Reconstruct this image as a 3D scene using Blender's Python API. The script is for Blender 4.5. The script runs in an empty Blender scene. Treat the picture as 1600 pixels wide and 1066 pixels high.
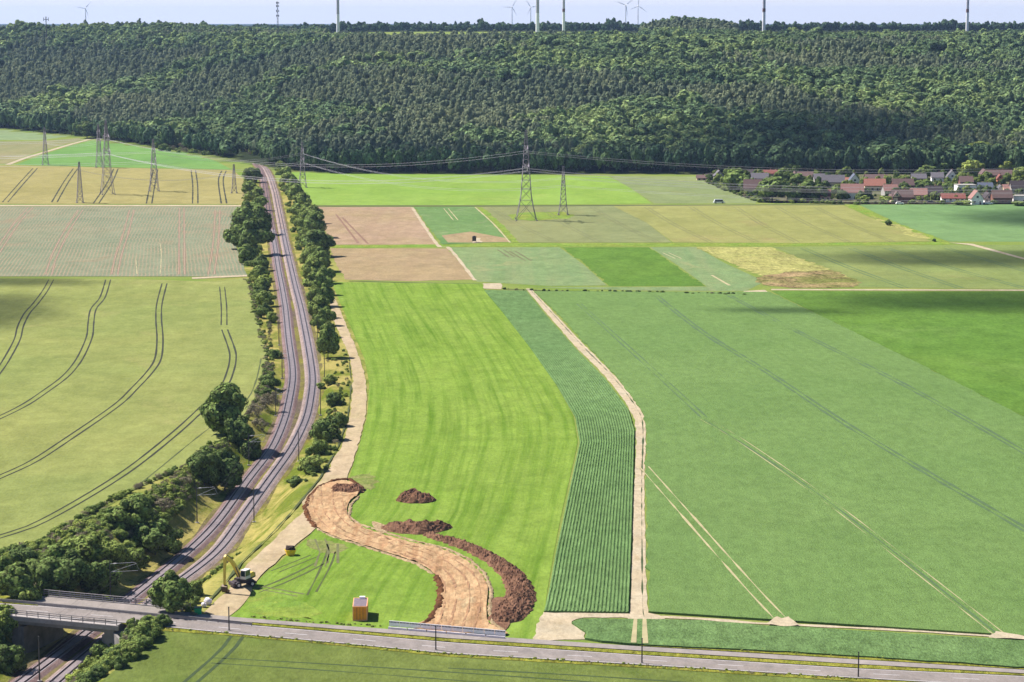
import bpy, bmesh, math, random
import numpy as np
from mathutils import Vector, Matrix, noise
from mathutils.geometry import tessellate_polygon
sc = bpy.context.scene
C = bpy.data.collections.new('scene_objects'); sc.collection.children.link(C)
# ------------------------------------------------------------------ camera
F = 3700.0; H = 100.0; HOR = 36.0
PITCH = math.atan((533.0 - HOR) / F)
cam = bpy.data.cameras.new('camera'); camo = bpy.data.objects.new('camera', cam); C.objects.link(camo)
camo.location = (0, 0, H); camo.rotation_euler = (math.pi/2 - PITCH, 0, 0)
cam.sensor_width = 36; cam.lens = F / 1600 * 36; cam.clip_start = 1; cam.clip_end = 60000
sc.camera = camo
# ------------------------------------------------------------------ light
sc.view_settings.view_transform = 'Standard'; sc.view_settings.look = 'None'
sc.view_settings.exposure = 0.97; sc.view_settings.gamma = 1
SUNV = Vector((-1.95, 0.9, 2.6)).normalized()          # towards the sun
sun = bpy.data.lights.new('sun', 'SUN'); suno = bpy.data.objects.new('sun', sun); C.objects.link(suno)
sun.energy = 5.0; sun.angle = math.radians(0.5); sun.color = (1, 0.94, 0.86)
suno.rotation_euler = SUNV.to_track_quat('Z', 'Y').to_euler(); suno.location = (0, 0, 400)
w = bpy.data.worlds.new('World'); sc.world = w; w.use_nodes = True
wn = w.node_tree; wn.nodes.clear()
sky = wn.nodes.new('ShaderNodeTexSky'); sky.sky_type = 'NISHITA'; sky.sun_disc = False
sky.sun_elevation = math.asin(SUNV.z); sky.sun_rotation = math.atan2(SUNV.x, SUNV.y)
sky.air_density = 1.0; sky.dust_density = 1.0; sky.ozone_density = 1.0
bg = wn.nodes.new('ShaderNodeBackground'); bg.inputs[1].default_value = 0.052
wo = wn.nodes.new('ShaderNodeOutputWorld')
hsv = wn.nodes.new('ShaderNodeHueSaturation'); hsv.inputs['Saturation'].default_value = 1.3; wn.links.new(sky.outputs[0], hsv.inputs['Color']); tcw = wn.nodes.new('ShaderNodeTexCoord'); sxw = wn.nodes.new('ShaderNodeSeparateXYZ'); wn.links.new(tcw.outputs['Generated'], sxw.inputs[0])
mrw = wn.nodes.new('ShaderNodeMapRange'); mrw.interpolation_type = 'SMOOTHSTEP'; wn.links.new(sxw.outputs[2], mrw.inputs[0]); mrw.inputs[1].default_value = 0.0; mrw.inputs[2].default_value = .16; mrw.inputs[3].default_value = 1; mrw.inputs[4].default_value = 0
mxw = wn.nodes.new('ShaderNodeMix'); mxw.data_type = 'RGBA'; wn.links.new(mrw.outputs[0], mxw.inputs[0]); wn.links.new(hsv.outputs[0], mxw.inputs[6]); mxw.inputs[7].default_value = (10.9, 10.4, 10.7, 1)
wn.links.new(mxw.outputs[2], bg.inputs[0]); wn.links.new(bg.outputs[0], wo.inputs[0])
KALB = 2.45
# ------------------------------------------------------------------ helpers
random.seed(7); rng = np.random.default_rng(7)
def lin(c): c /= 255.0; return c/12.92 if c <= 0.04045 else ((c+0.055)/1.055)**2.4
def S(r, g, b, k=None): k = k or KALB; return (lin(r)/k, lin(g)/k, lin(b)/k*.88, 1)
def SW(r, g, b, k=1.25): return S(r, g, b, k)
def tag(o, label=None, cat=None, group=None, kind=None):
    if label: o['label'] = label
    if cat: o['category'] = cat
    if group: o['group'] = group
    if kind: o['kind'] = kind
    return o
def empty(name, loc=(0, 0, 0), rz=0.0, s=None):
    o = bpy.data.objects.new(name, None); C.objects.link(o); o.location = loc; o.rotation_euler = (0, 0, rz)
    if s: o.scale = s
    return o
def mesh_obj(name, verts, faces, mat, parent=None, smooth=False):
    me = bpy.data.meshes.new(name); me.from_pydata([tuple(v) for v in verts], [], faces); me.update()
    if smooth: me.polygons.foreach_set('use_smooth', [True]*len(me.polygons))
    for m in (mat if isinstance(mat, (list, tuple)) else [mat]): me.materials.append(m)
    o = bpy.data.objects.new(name, me); C.objects.link(o); o.parent = parent
    return o
def copy_tree(o, parent=None):
    c = o.copy(); C.objects.link(c); c.parent = parent
    for ch in o.children: copy_tree(ch, c)
    return c
class MB:
    def __init__(s): s.v = []; s.f = []
    def add(s, vs, fs):
        b = len(s.v); s.v += [tuple(v) for v in vs]; s.f += [tuple(i+b for i in f) for f in fs]
    def box(s, x0, x1, y0, y1, z0, z1, M=None):
        vs = [Vector(p) for p in ((x0,y0,z0),(x1,y0,z0),(x1,y1,z0),(x0,y1,z0),(x0,y0,z1),(x1,y0,z1),(x1,y1,z1),(x0,y1,z1))]
        if M: vs = [M @ v for v in vs]
        s.add(vs, [(0,3,2,1),(4,5,6,7),(0,1,5,4),(1,2,6,5),(2,3,7,6),(3,0,4,7)])
    def bar(s, a, b, r, n=4, r2=None):
        a = Vector(a); b = Vector(b); r2 = r if r2 is None else r2
        d = (b-a)
        if d.length < 1e-6: return
        d.normalize(); u = d.cross(Vector((0,0,1)) if abs(d.z) < .9 else Vector((1,0,0))).normalized(); w_ = d.cross(u)
        vs = []
        for p, rr in ((a, r), (b, r2)):
            for k in range(n):
                t = 2*math.pi*(k+.5)/n; vs.append(p + u*(math.cos(t)*rr) + w_*(math.sin(t)*rr))
        s.add(vs, [(k, (k+1) % n, n+(k+1) % n, n+k) for k in range(n)] + [tuple(range(n))[::-1], tuple(range(n, 2*n))])
    def prism(s, pts, axis_a, axis_b, M=None):
        # pts list of (u,v); extruded along third axis from axis_a to axis_b; u->x, v->z, extrude y
        n = len(pts); vs = [Vector((p[0], axis_a, p[1])) for p in pts] + [Vector((p[0], axis_b, p[1])) for p in pts]
        if M: vs = [M @ v for v in vs]
        s.add(vs, [tuple(range(n)), tuple(range(2*n-1, n-1, -1))] + [(k, n+k, n+(k+1) % n, (k+1) % n) for k in range(n)])
    def build(s, name, mat, parent=None, smooth=False): return mesh_obj(name, s.v, s.f, mat, parent, smooth)
# pixel -> point on the horizontal plane z (1600x1066 photo pixels)
cp, sp_ = math.cos(PITCH), math.sin(PITCH)
def gp(u, v, z=0.0):
    x = (u-800)/F; y = -(v-533)/F
    dy = cp + y*sp_; dz = -sp_ + y*cp
    t = (z-H)/dz
    return x*t, dy*t
def gpf(u, v, zf):
    z = 0.0
    for _ in range(40):
        X, Y = gp(u, v, z); z += (zf(X, Y)-z)*0.6
    X, Y = gp(u, v, z); return X, Y, z
def spx(Y): return F/Y            # pixels per metre at distance Y
# ------------------------------------------------------------------ terrain functions
def sstep(a, b, x): t = np.clip((x-a)/(b-a), 0, 1); return t*t*(3-2*t)
def ztr(Y): return -6.5*(1-sstep(450, 720, Y))
TRK_W = [(30,1066),(65,1040),(143,982),(201,936),(239,905),(290,865),(337,820),(386,750),(427,700),(447,650),(457,600),(458,580),(451,530),(446,480),(441,450),(435,420),(429,380),(421,340),(415,300),(411,275),(406,262),(394,252),(368,244),(332,237),(282,231)]
TRK_E = [(86,1066),(112,1040),(137,1021),(185,982),(231,945),(289,899),(340,865),(370,820),(420,750),(457,700),(481,650),(489,600),(488,580),(480,530),(470,480),(462,450),(455,420),(446,380),(438,340),(430,300),(422,275),(415,262),(400,252),(373,244),(335,237),(284,231)]
def trk(pts):
    r = [gpf(u, v, lambda X, Y: float(ztr(Y))+0.5) for u, v in pts]
    r = [(a[0], a[1]) for a in r]
    (x0,y0),(x1,y1) = r[0], r[3]
    r = [(x0-(x1-x0)/(y1-y0)*60, y0-60)] + r
    return np.array(r)
TW, TE = trk(TRK_W), trk(TRK_E)
def smooth_xy(P, step):
    # resample y-monotone polyline with smoothing
    ys = np.arange(P[0,1], P[-1,1], step); xs = np.interp(ys, P[:,1], P[:,0])
    k = max(3, int(50/step)) | 1
    pad = k//2; xp = np.concatenate([2*xs[0]-xs[pad:0:-1], xs, 2*xs[-1]-xs[-2:-pad-2:-1]])
    ker = np.hanning(k+2)[1:-1]; ker /= ker.sum()
    return np.stack([np.convolve(xp, ker, 'valid'), ys], 1)
TWs, TEs = smooth_xy(TW, 4.0), smooth_xy(TE, 4.0)
def cW(Y): return np.interp(Y, TWs[:,1], TWs[:,0])
def cE(Y): return np.interp(Y, TEs[:,1], TEs[:,0])
EDGE = np.array([(-6000,3600),(-1500,2900),(-490,2270),(-378,2100),(-245,1840),(-165,1640),(-120,1590),(500,1580),(1500,1700),(6000,2000)], float)
PROF = np.array([(0,0),(60,3),(200,20),(280,24),(450,48),(540,51),(700,70),(800,74),(950,77),(1100,81),(1900,87),(20000,87)], float)
def hill(x, Y):
    d = Y - np.interp(x, EDGE[:,0], EDGE[:,1])
    d = d + 25*np.sin(x*0.011+1)*np.clip(d/300, 0, 1)
    z = np.interp(d, PROF[:,0], PROF[:,1])
    z = z + 13*(1-sstep(-470, -270, x*3000/np.maximum(Y, 1)))*sstep(500, 1000, d)*(1-sstep(3240, 3700, Y))
    z = z + 14*np.exp(-(np.abs(x-222)/62)**3 - ((Y-2950)/140)**2)
    return z
RL0, RL1 = gp(0, 951), gp(700, 1011)
RSL = (RL1[1]-RL0[1])/(RL1[0]-RL0[0])
def rdist(x, Y): return np.abs(Y-(RL0[1]+RSL*(x-RL0[0])))
def terr(x, Y):
    zt = ztr(Y); kb = sstep(6.5, 16, rdist(x, Y)); d = np.maximum(cW(Y)-x, x-cE(Y)) - 3.6 - (1-kb)*4.6
    wdt = np.maximum(-zt*1.55*(.12+.88*kb), 0.01)
    f = 1 - np.clip(d/wdt, 0, 1)
    f = np.where(zt < -0.01, f, 0)
    return zt*(f*f*(3-2*f)*0.5+f*0.5) + hill(x, Y)
def T(x, Y): return float(terr(np.float64(x), np.float64(Y)))
def gpt(u, v):
    x, Y = gp(u, v, 0.0); dx = (u-800)/F; dy = -(v-533)/F
    a = cp+dy*sp_; b = -sp_+dy*cp
    t = Y/a; n = 0
    while n < 400 and H+b*t > T(dx*t, a*t): t += 0.25; n += 1
    return dx*t, a*t, T(dx*t, a*t)
# ------------------------------------------------------------------ materials
def newmat(name):
    m = bpy.data.materials.new(name); m.use_nodes = True; nt = m.node_tree; nt.nodes.clear()
    o = nt.nodes.new('ShaderNodeOutputMaterial'); b = nt.nodes.new('ShaderNodeBsdfPrincipled')
    nt.links.new(b.outputs[0], o.inputs[0]); b.inputs['Roughness'].default_value = .85
    b.inputs['Specular IOR Level'].default_value = .25
    return m, nt, b
def N(nt, t, **k):
    n = nt.nodes.new(t)
    for a, v in k.items(): setattr(n, a, v)
    return n
def mixc(nt, f, a, b, blend='MIX'):
    n = nt.nodes.new('ShaderNodeMix'); n.data_type = 'RGBA'; n.blend_type = blend
    for i, s in ((0, f), (6, a), (7, b)):
        if isinstance(s, bpy.types.NodeSocket): nt.links.new(s, n.inputs[i])
        else: n.inputs[i].default_value = s
    return n.outputs[2]
def math_(nt, op, a, b=0.0, c=None):
    n = nt.nodes.new('ShaderNodeMath'); n.operation = op
    for i, s in enumerate((a, b) if c is None else (a, b, c)):
        if isinstance(s, bpy.types.NodeSocket): nt.links.new(s, n.inputs[i])
        else: n.inputs[i].default_value = s
    return n.outputs[0]
def ramp(nt, f, a, b):
    n = nt.nodes.new('ShaderNodeMapRange'); nt.links.new(f, n.inputs[0]); n.inputs[1].default_value = a; n.inputs[2].default_value = b
    return n.outputs[0]
def noi(nt, vec, scale, detail=3, rough=.55, dist=0):
    n = nt.nodes.new('ShaderNodeTexNoise'); n.inputs['Scale'].default_value = scale; n.inputs['Detail'].default_value = detail
    n.inputs['Roughness'].default_value = rough; n.inputs['Distortion'].default_value = dist
    if vec is not None: nt.links.new(vec, n.inputs['Vector'])
    return n.outputs[0]
def mapping(nt, src, scale=(1,1,1), rot=(0,0,0)):
    n = nt.nodes.new('ShaderNodeMapping'); nt.links.new(src, n.inputs[0]); n.inputs['Scale'].default_value = scale; n.inputs['Rotation'].default_value = rot
    return n.outputs[0]
def bump(nt, b, h, dist, st=1.0):
    n = nt.nodes.new('ShaderNodeBump'); nt.links.new(h, n.inputs['Height']); n.inputs['Distance'].default_value = dist; n.inputs['Strength'].default_value = st
    nt.links.new(n.outputs[0], b.inputs['Normal'])
def plain(name, col, rough=.7, metal=0, spec=.4, var=.12, vs=1.5):
    m, nt, b = newmat(name); tc = N(nt, 'ShaderNodeTexCoord')
    n = noi(nt, tc.outputs['Object'], vs, 4)
    c = mixc(nt, ramp(nt, n, .3, .7), tuple(x*(1-var) for x in col[:3])+(1,), tuple(min(1, x*(1+var)) for x in col[:3])+(1,))
    nt.links.new(c, b.inputs['Base Color']); b.inputs['Roughness'].default_value = rough; b.inputs['Metallic'].default_value = metal
    b.inputs['Specular IOR Level'].default_value = spec
    return m
def field_mat(name, c1, c2, c3=None, big=.02, fine=1.0, amt=.5, spk=.25, bd=.15, streak=None, rows=None, patch=None, rough=.95, rot=0, drift=.7):
    """c1/c2: crop tones in broad drifts; c3: tone of scattered patches; fine leaf speckle with relief.
    streak=(scale across, amount, colour) along the UV or a direction; rows=(pitch, colour, width, amount) on UV.x"""
    m, nt, b = newmat(name); tc = N(nt, 'ShaderNodeTexCoord'); ob = tc.outputs['Object']
    n1 = noi(nt, ob, big, 5, .6, .6)
    col = mixc(nt, ramp(nt, n1, .35, .65), c1, c2)
    if c3:
        n3 = noi(nt, mapping(nt, ob, (1, .6, 1)), (patch or big*2.7), 6, .65, 1.0)
        col = mixc(nt, math_(nt, 'MULTIPLY', ramp(nt, n3, .56, .7), .8), col, c3)
    nb2 = noi(nt, mapping(nt, ob, (1, .55, 1), (0, 0, .5)), big*4.2, 6, .62, 1.6); nb3 = noi(nt, ob, .16, 4, .6, .8)
    vv = math_(nt, 'ADD', math_(nt, 'ADD', 1.0, math_(nt, 'MULTIPLY', math_(nt, 'SUBTRACT', nb2, .5), drift)), math_(nt, 'MULTIPLY', math_(nt, 'SUBTRACT', nb3, .5), drift*.55))
    c0 = N(nt, 'ShaderNodeCombineColor'); nt.links.new(vv, c0.inputs[0]); nt.links.new(math_(nt, 'ADD', math_(nt, 'MULTIPLY', vv, .93), .07), c0.inputs[1]); nt.links.new(vv, c0.inputs[2])
    col = mixc(nt, 1.0, col, c0.outputs[0], 'MULTIPLY')
    uv = tc.outputs['UV']
    if streak:
        sc_, am, scol = streak
        v = mapping(nt, uv, (sc_, sc_*.02, 1)) if rot is None else mapping(nt, ob, (sc_, sc_*.03, 1), (0, 0, rot))
        ns = noi(nt, v, 1.0, 4, .6)
        col = mixc(nt, math_(nt, 'MULTIPLY', ramp(nt, ns, .45, .72), am), col, scol)
    if rows:
        pitch, rc, wd, am = rows
        sx = N(nt, 'ShaderNodeSeparateXYZ'); nt.links.new(uv, sx.inputs[0])
        wob = noi(nt, ob, .8, 2)
        fx = math_(nt, 'FRACT', math_(nt, 'ADD', math_(nt, 'DIVIDE', sx.outputs[0], pitch), math_(nt, 'MULTIPLY', wob, .12)))
        tri = math_(nt, 'ABSOLUTE', math_(nt, 'SUBTRACT', fx, .5))
        r = ramp(nt, tri, .5-wd/2-.08, .5-wd/2+.08)
        nb = noi(nt, ob, .05, 3)
        col = mixc(nt, math_(nt, 'MULTIPLY', r, math_(nt, 'MULTIPLY', ramp(nt, nb, .2, .6), am)), col, rc)
    nf = noi(nt, mapping(nt, ob, (1, .36, 1)), fine*1.25, 5, .8)
    nm = noi(nt, mapping(nt, ob, (1, .4, 1)), fine*.25, 4, .7)
    f2 = math_(nt, 'ADD', math_(nt, 'MULTIPLY', nf, .65), math_(nt, 'MULTIPLY', nm, .35))
    v = math_(nt, 'ADD', 1.0, math_(nt, 'MULTIPLY', math_(nt, 'SUBTRACT', f2, .5), spk*9))
    cc = N(nt, 'ShaderNodeCombineColor'); [nt.links.new(v, cc.inputs[i]) for i in range(3)]
    col = mixc(nt, 1.0, col, cc.outputs[0], 'MULTIPLY')
    nt.links.new(col, b.inputs['Base Color']); b.inputs['Roughness'].default_value = rough; b.inputs['Specular IOR Level'].default_value = 0
    if bd: bump(nt, b, nf, bd, .8)
    return m
# ------------------------------------------------------------------ ground sheet
ys = np.concatenate([np.arange(255, 1100, 2.0), np.arange(1100, 4500, 18.0), np.arange(4500, 30001, 1500.0)])
xs = np.concatenate([np.arange(-12000, -900, 740.0), np.arange(-900, -200, 18.0), np.arange(-200, 30, 2.0), np.arange(30, 1100, 18.0), np.arange(1100, 12001, 740.0)])
XX, YY = np.meshgrid(xs, ys); ZZ = terr(XX, YY)
nr = np.clip(1-np.abs((XX-(cW(YY)+cE(YY))/2))/30, 0, 1)*(YY < 1100)
nr = np.where(np.maximum(cW(YY)-XX, XX-cE(YY)) > 4, nr, 0)
rough_ = np.sin(XX*.8+YY*.23)*np.sin(YY*.31-XX*.4)*.12 + rng.normal(0, .05, XX.shape)
inside = np.maximum(cW(YY)-XX, XX-cE(YY))
slope = (inside > 4.2) & (inside < -ztr(YY)*1.55+2.6)
ZZ = ZZ + np.where(slope, rough_, 0)
verts = np.stack([XX, YY, ZZ], -1).reshape(-1, 3)
ny, nx = XX.shape; idx = np.arange(ny*nx).reshape(ny, nx)
fq = np.stack([idx[:-1,:-1], idx[:-1,1:], idx[1:,1:], idx[1:,:-1]], -1).reshape(-1, 4)
me = bpy.data.meshes.new('ground'); me.vertices.add(len(verts)); me.vertices.foreach_set('co', verts.ravel())
me.loops.add(fq.size); me.loops.foreach_set('vertex_index', fq.ravel().astype(np.int32))
me.polygons.add(len(fq)); me.polygons.foreach_set('loop_start', np.arange(0, fq.size, 4, dtype=np.int32))
me.update(); me.validate()
me.polygons.foreach_set('use_smooth', [True]*len(me.polygons))
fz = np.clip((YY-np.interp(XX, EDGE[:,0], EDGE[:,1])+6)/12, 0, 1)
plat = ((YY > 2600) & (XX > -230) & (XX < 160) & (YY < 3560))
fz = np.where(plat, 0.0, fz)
corr = np.clip(1.3-(inside-2)/22, 0, 1)*(YY < 1500)
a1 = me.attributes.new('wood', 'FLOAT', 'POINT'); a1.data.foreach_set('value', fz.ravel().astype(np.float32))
a2 = me.attributes.new('verge', 'FLOAT', 'POINT'); a2.data.foreach_set('value', corr.ravel().astype(np.float32))
gm, nt, b = newmat('ground_turf'); tc = N(nt, 'ShaderNodeTexCoord'); ob = tc.outputs['Object']
gc = mixc(nt, ramp(nt, noi(nt, ob, .03, 5), .35, .65), S(150,180,88), S(180,190,112))
vg = mixc(nt, ramp(nt, noi(nt, mapping(nt, ob, (1,.45,1)), .10, 6, .65, .5), .42, .60), S(218,203,128), S(135,150,62))
vg = mixc(nt, math_(nt, 'MULTIPLY', ramp(nt, noi(nt, ob, .35, 4, .7), .56, .72), .8), vg, S(98,120,48))
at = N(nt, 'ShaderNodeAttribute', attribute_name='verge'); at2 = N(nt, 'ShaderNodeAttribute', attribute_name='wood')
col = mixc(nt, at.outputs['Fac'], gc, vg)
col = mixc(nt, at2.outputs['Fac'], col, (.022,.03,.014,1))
nf = noi(nt, ob, 1.1, 5, .75)
cc = N(nt, 'ShaderNodeCombineColor'); v = math_(nt, 'ADD', .45, math_(nt, 'MULTIPLY', nf, 1.1)); [nt.links.new(v, cc.inputs[i]) for i in range(3)]
nt.links.new(mixc(nt, 1.0, col, cc.outputs[0], 'MULTIPLY'), b.inputs['Base Color']); b.inputs['Roughness'].default_value = 1; b.inputs['Specular IOR Level'].default_value = 0
bump(nt, b, nf, .3, .7)
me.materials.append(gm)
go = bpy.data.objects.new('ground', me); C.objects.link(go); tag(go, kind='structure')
# ------------------------------------------------------------------ polygon sheets
def catmull(P, n=6, closed=False):
    P = [np.array(p, float) for p in P]; out = []; L = len(P)
    rngi = range(L) if closed else range(L-1)
    for i in rngi:
        if closed: p0, p1, p2, p3 = P[(i-1) % L], P[i], P[(i+1) % L], P[(i+2) % L]
        else: p0, p1, p2, p3 = P[max(i-1, 0)], P[i], P[i+1], P[min(i+2, L-1)]
        for k in range(n):
            t = k/n
            out.append(.5*((2*p1)+(-p0+p2)*t+(2*p0-5*p1+4*p2-p3)*t*t+(-p0+3*p1-3*p2+p3)*t**3))
    if not closed: out.append(P[-1])
    return [tuple(p) for p in out]
def sheet(name, px, mat, z=.06, kind='structure', skirt=0.0, world=False, wob=0.0, step=None):
    pts = px if world else [gp(u, v, z) for u, v in px]
    if wob:
        q = []
        for i, p in enumerate(pts):
            a = np.array(p); b_ = np.array(pts[(i+1) % len(pts)]); L = np.linalg.norm(b_-a); n = max(1, int(L/(step or 4)))
            nrm = np.array([-(b_-a)[1], (b_-a)[0]])/max(L, 1e-6)
            for k in range(n):
                p_ = a+(b_-a)*k/n; w_ = 0 if k == 0 else (noise.noise(Vector((p_[0]*.3, p_[1]*.3, 3)))*wob)
                q.append(tuple(p_+nrm*w_))
        pts = q
    bm = bmesh.new(); vs = [bm.verts.new((x, y, z)) for x, y in pts]
    tri = tessellate_polygon([[Vector((x, y, 0)) for x, y in pts]])
    for t in tri:
        try: bm.faces.new([vs[i] for i in t])
        except ValueError: pass
    bm.normal_update()
    for f in bm.faces:
        if f.normal.z < 0: f.normal_flip()
    if skirt:
        lo = [bm.verts.new((x, y, z-skirt)) for x, y in pts]; n = len(pts)
        for i in range(n):
            try: bm.faces.new([vs[i], vs[(i+1) % n], lo[(i+1) % n], lo[i]])
            except ValueError: pass
    me = bpy.data.meshes.new(name); bm.to_mesh(me); bm.free(); me.materials.append(mat)
    o = bpy.data.objects.new(name, me); C.objects.link(o); tag(o, kind=kind); return o
def loft(name, L, R, mat, z=.06, nl=40, na=200, zf=None, kind='structure', px=True, skirt=0.0, ragged=.8):
    """strip field between a left and a right boundary, UV.x = metres across, UV.y = metres along"""
    if px: L = [gp(u, v, z) for u, v in L]; R = [gp(u, v, z) for u, v in R]
    def rs(P, n):
        P = np.array(P, float); d = np.concatenate([[0], np.cumsum(np.linalg.norm(np.diff(P, axis=0), axis=1))])
        t = np.linspace(0, d[-1], n); return np.stack([np.interp(t, d, P[:,0]), np.interp(t, d, P[:,1])], 1), d[-1]
    A, la = rs(L, na); B, lb = rs(R, na)
    if ragged:
        for Q, o_ in ((A, 1.0), (B, 7.0)):
            for i in range(na): Q[i] += np.array([noise.noise(Vector((Q[i][0]*.5, Q[i][1]*.5, o_))), 0])*ragged
    t = np.linspace(0, 1, nl)[None, :, None]
    G = A[:, None]*(1-t)+B[:, None]*t
    wid = float(np.linalg.norm(A-B, axis=1).mean())
    Z = np.full(G.shape[:2], z) if zf is None else z+zf(G[..., 0], G[..., 1], np.broadcast_to(t[..., 0]*wid, G.shape[:2]))
    V = np.concatenate([G, Z[..., None]], -1).reshape(-1, 3)
    idx = np.arange(na*nl).reshape(na, nl)
    f = np.stack([idx[:-1,:-1], idx[:-1,1:], idx[1:,1:], idx[1:,:-1]], -1).reshape(-1, 4)
    if (np.cross(B[0]-A[0], A[1]-A[0])) < 0: f = f[:, ::-1]
    fl = f.tolist(); Vl = V.tolist()
    if skirt:
        ring = list(idx[0]) + list(idx[1:, -1]) + list(idx[-1, -2::-1]) + list(idx[-2:0:-1, 0])
        base = len(Vl); Vl += [[V[i][0], V[i][1], 0.0] for i in ring]; n = len(ring)
        fl += [[ring[i], ring[(i+1) % n], base+(i+1) % n, base+i] for i in range(n)]
    me = bpy.data.meshes.new(name); me.from_pydata(Vl, [], fl); me.update()
    uv = me.uv_layers.new(name='UVMap'); li = np.empty(len(me.loops), np.int32); me.loops.foreach_get('vertex_index', li)
    U = np.broadcast_to(np.linspace(0, wid, nl)[None, :], (na, nl)); W = np.broadcast_to(np.linspace(0, (la+lb)/2, na)[:, None], (na, nl))
    uvv = np.stack([U, W], -1).reshape(-1, 2)
    if skirt: uvv = np.concatenate([uvv, uvv[np.array(ring)]])
    uv.data.foreach_set('uv', uvv[li].ravel().astype(np.float32))
    me.materials.append(mat); o = bpy.data.objects.new(name, me); C.objects.link(o); tag(o, kind=kind); return o
def ribbon_pts(P, w):
    P = np.array(P, float); d = np.gradient(P, axis=0); d /= np.maximum(np.linalg.norm(d, axis=1)[:, None], 1e-9)
    n = np.stack([-d[:,1], d[:,0]], 1); w = np.asarray(w, float); w = w[:, None] if w.ndim else w
    return P+n*w/2, P-n*w/2
def ribbon(mb, P, w, z, wob=0.0):
    if wob: w = np.array([w*(1+wob*noise.noise(Vector((p[0]*.15, p[1]*.15, 1.7)))*2) for p in P])
    A, B = ribbon_pts(P, w); n = len(A); zz = z if callable(z) else (lambda x, y: z)
    vs = [(a[0], a[1], zz(*a)) for a in A]+[(b_[0], b_[1], zz(*b_)) for b_ in B]
    mb.add(vs, [(i, n+i, n+i+1, i+1) for i in range(n-1)])
def offs(P, d):
    A, _ = ribbon_pts(P, 2*abs(d)); return A if d > 0 else ribbon_pts(P, 2*abs(d))[1]
def tramline(px, mat, gap=1.9, w=.45, z=.13, n=6, wob=.35, single=False, name='wheel_track'):  # flat strips; dark tones on crops paint in the shade of wheel grooves
    P = [gp(u, v, z) for u, v in catmull(px, n)]; mb = MB()
    P = densify(P, 6)
    for d in ((0,) if single else (gap/2, -gap/2)):
        Q = P if d == 0 else offs(P, d)
        ribbon(mb, Q, w, z, wob)
    o = mb.build(name, mat); tag(o, kind='structure'); return o
def densify(P, step):
    P = np.array(P, float); d = np.concatenate([[0], np.cumsum(np.linalg.norm(np.diff(P, axis=0), axis=1))])
    t = np.linspace(0, d[-1], max(2, int(d[-1]/step))); return np.stack([np.interp(t, d, P[:,0]), np.interp(t, d, P[:,1])], 1)
# ------------------------------------------------------------------ fields
Fm = {}
Fm['wheatL'] = field_mat('young_wheat', S(184,190,120), S(170,183,114), S(194,193,130), big=.012, fine=1.3, spk=.13, bd=.12, streak=(.25,.35,S(160,172,104)), rot=1.2)
Fm['beetL'] = field_mat('beet_rows_far', S(158,172,150), S(172,178,155), S(190,166,146), big=.012, fine=1.6, spk=.12, bd=.1, rows=(1.6, S(208,186,164), .34, .85))
Fm['ripe'] = field_mat('ripening_wheat', S(204,193,138), S(196,186,128), S(212,204,146), big=.008, fine=1.5, spk=.10, bd=.1, streak=(.05,.3,S(188,182,120)), rot=1.57)
Fm['green1'] = field_mat('meadow_far', S(138,188,112), S(150,194,114), S(164,204,124), big=.006, fine=1.5, spk=.08, bd=.1, streak=(.03,.3,S(150,200,118)), rot=1.57)
Fm['pale'] = field_mat('pale_green_field', S(168,192,148), S(180,196,150), None, big=.006, fine=1.2, spk=.1)
Fm['tan'] = field_mat('stubble_field', S(186,182,138), S(168,174,132), S(204,186,150), big=.004, fine=1.2, spk=.1, streak=(.03,.6,S(205,188,150)), rot=1.57)
Fm['mead'] = field_mat('bright_meadow', S(160,200,92), S(176,210,106), S(184,210,112), big=.007, fine=1.2, spk=.10, streak=(.03,.4,S(178,212,120)), rot=1.57)
Fm['greyg'] = field_mat('grey_green_crop', S(172,186,134), S(164,180,130), S(186,188,132), big=.008, fine=1.2, spk=.1)
Fm['bare'] = field_mat('bare_pinkish_soil', S(214,184,164), S(206,182,150), S(220,196,170), big=.015, fine=.9, spk=.15, streak=(.12,.5,S(196,164,146)), rot=-.35)
Fm['bare2'] = field_mat('bare_tan_soil', S(208,184,148), S(200,176,148), S(214,196,160), big=.015, fine=.9, spk=.15, streak=(.1,.4,S(196,164,140)), rot=.3)
Fm['g4'] = field_mat('mixed_green_crop', S(130,170,108), S(144,178,118), S(172,184,144), big=.018, fine=.9, spk=.15)
Fm['oliveL'] = field_mat('olive_wheat', S(164,174,128), S(172,180,132), S(186,182,132), big=.008, fine=1.2, spk=.1, streak=(.03,.5,S(186,184,130)), rot=1.2)
Fm['olive'] = field_mat('yellowing_wheat', S(190,190,126), S(182,186,120), S(198,186,132), big=.008, fine=1.2, spk=.1)
Fm['cyan'] = field_mat('blue_green_crop', S(142,182,126), S(150,186,130), None, big=.008, fine=1.2, spk=.08)
Fm['strip'] = field_mat('grass_strip', S(152,190,88), S(170,186,92), S(200,194,110), big=.05, fine=.9, spk=.25)
Fm['g8'] = field_mat('pale_crop', S(152,182,132), S(162,186,134), S(186,190,142), big=.02, fine=.9, spk=.15, streak=(.1,.5,S(188,192,150)), rot=.5)
Fm['emer'] = field_mat('emerald_crop', S(120,162,76), S(130,168,80), S(140,176,96), big=.01, fine=.8, spk=.22)
Fm['straw'] = field_mat('straw_patch', S(214,208,140), S(196,198,126), S(176,176,106), big=.03, fine=.5, spk=.4, bd=.3)
Fm['weeds'] = field_mat('weedy_bare_patch', S(196,168,134), S(140,148,84), S(96,108,56), big=.05, fine=.4, spk=.6, bd=.3)
Fm['o12'] = field_mat('olive_crop', S(160,182,114), S(168,180,116), S(176,176,120), big=.006, fine=1, spk=.12, streak=(.03,.5,S(150,166,112)), rot=1.4)
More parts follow.
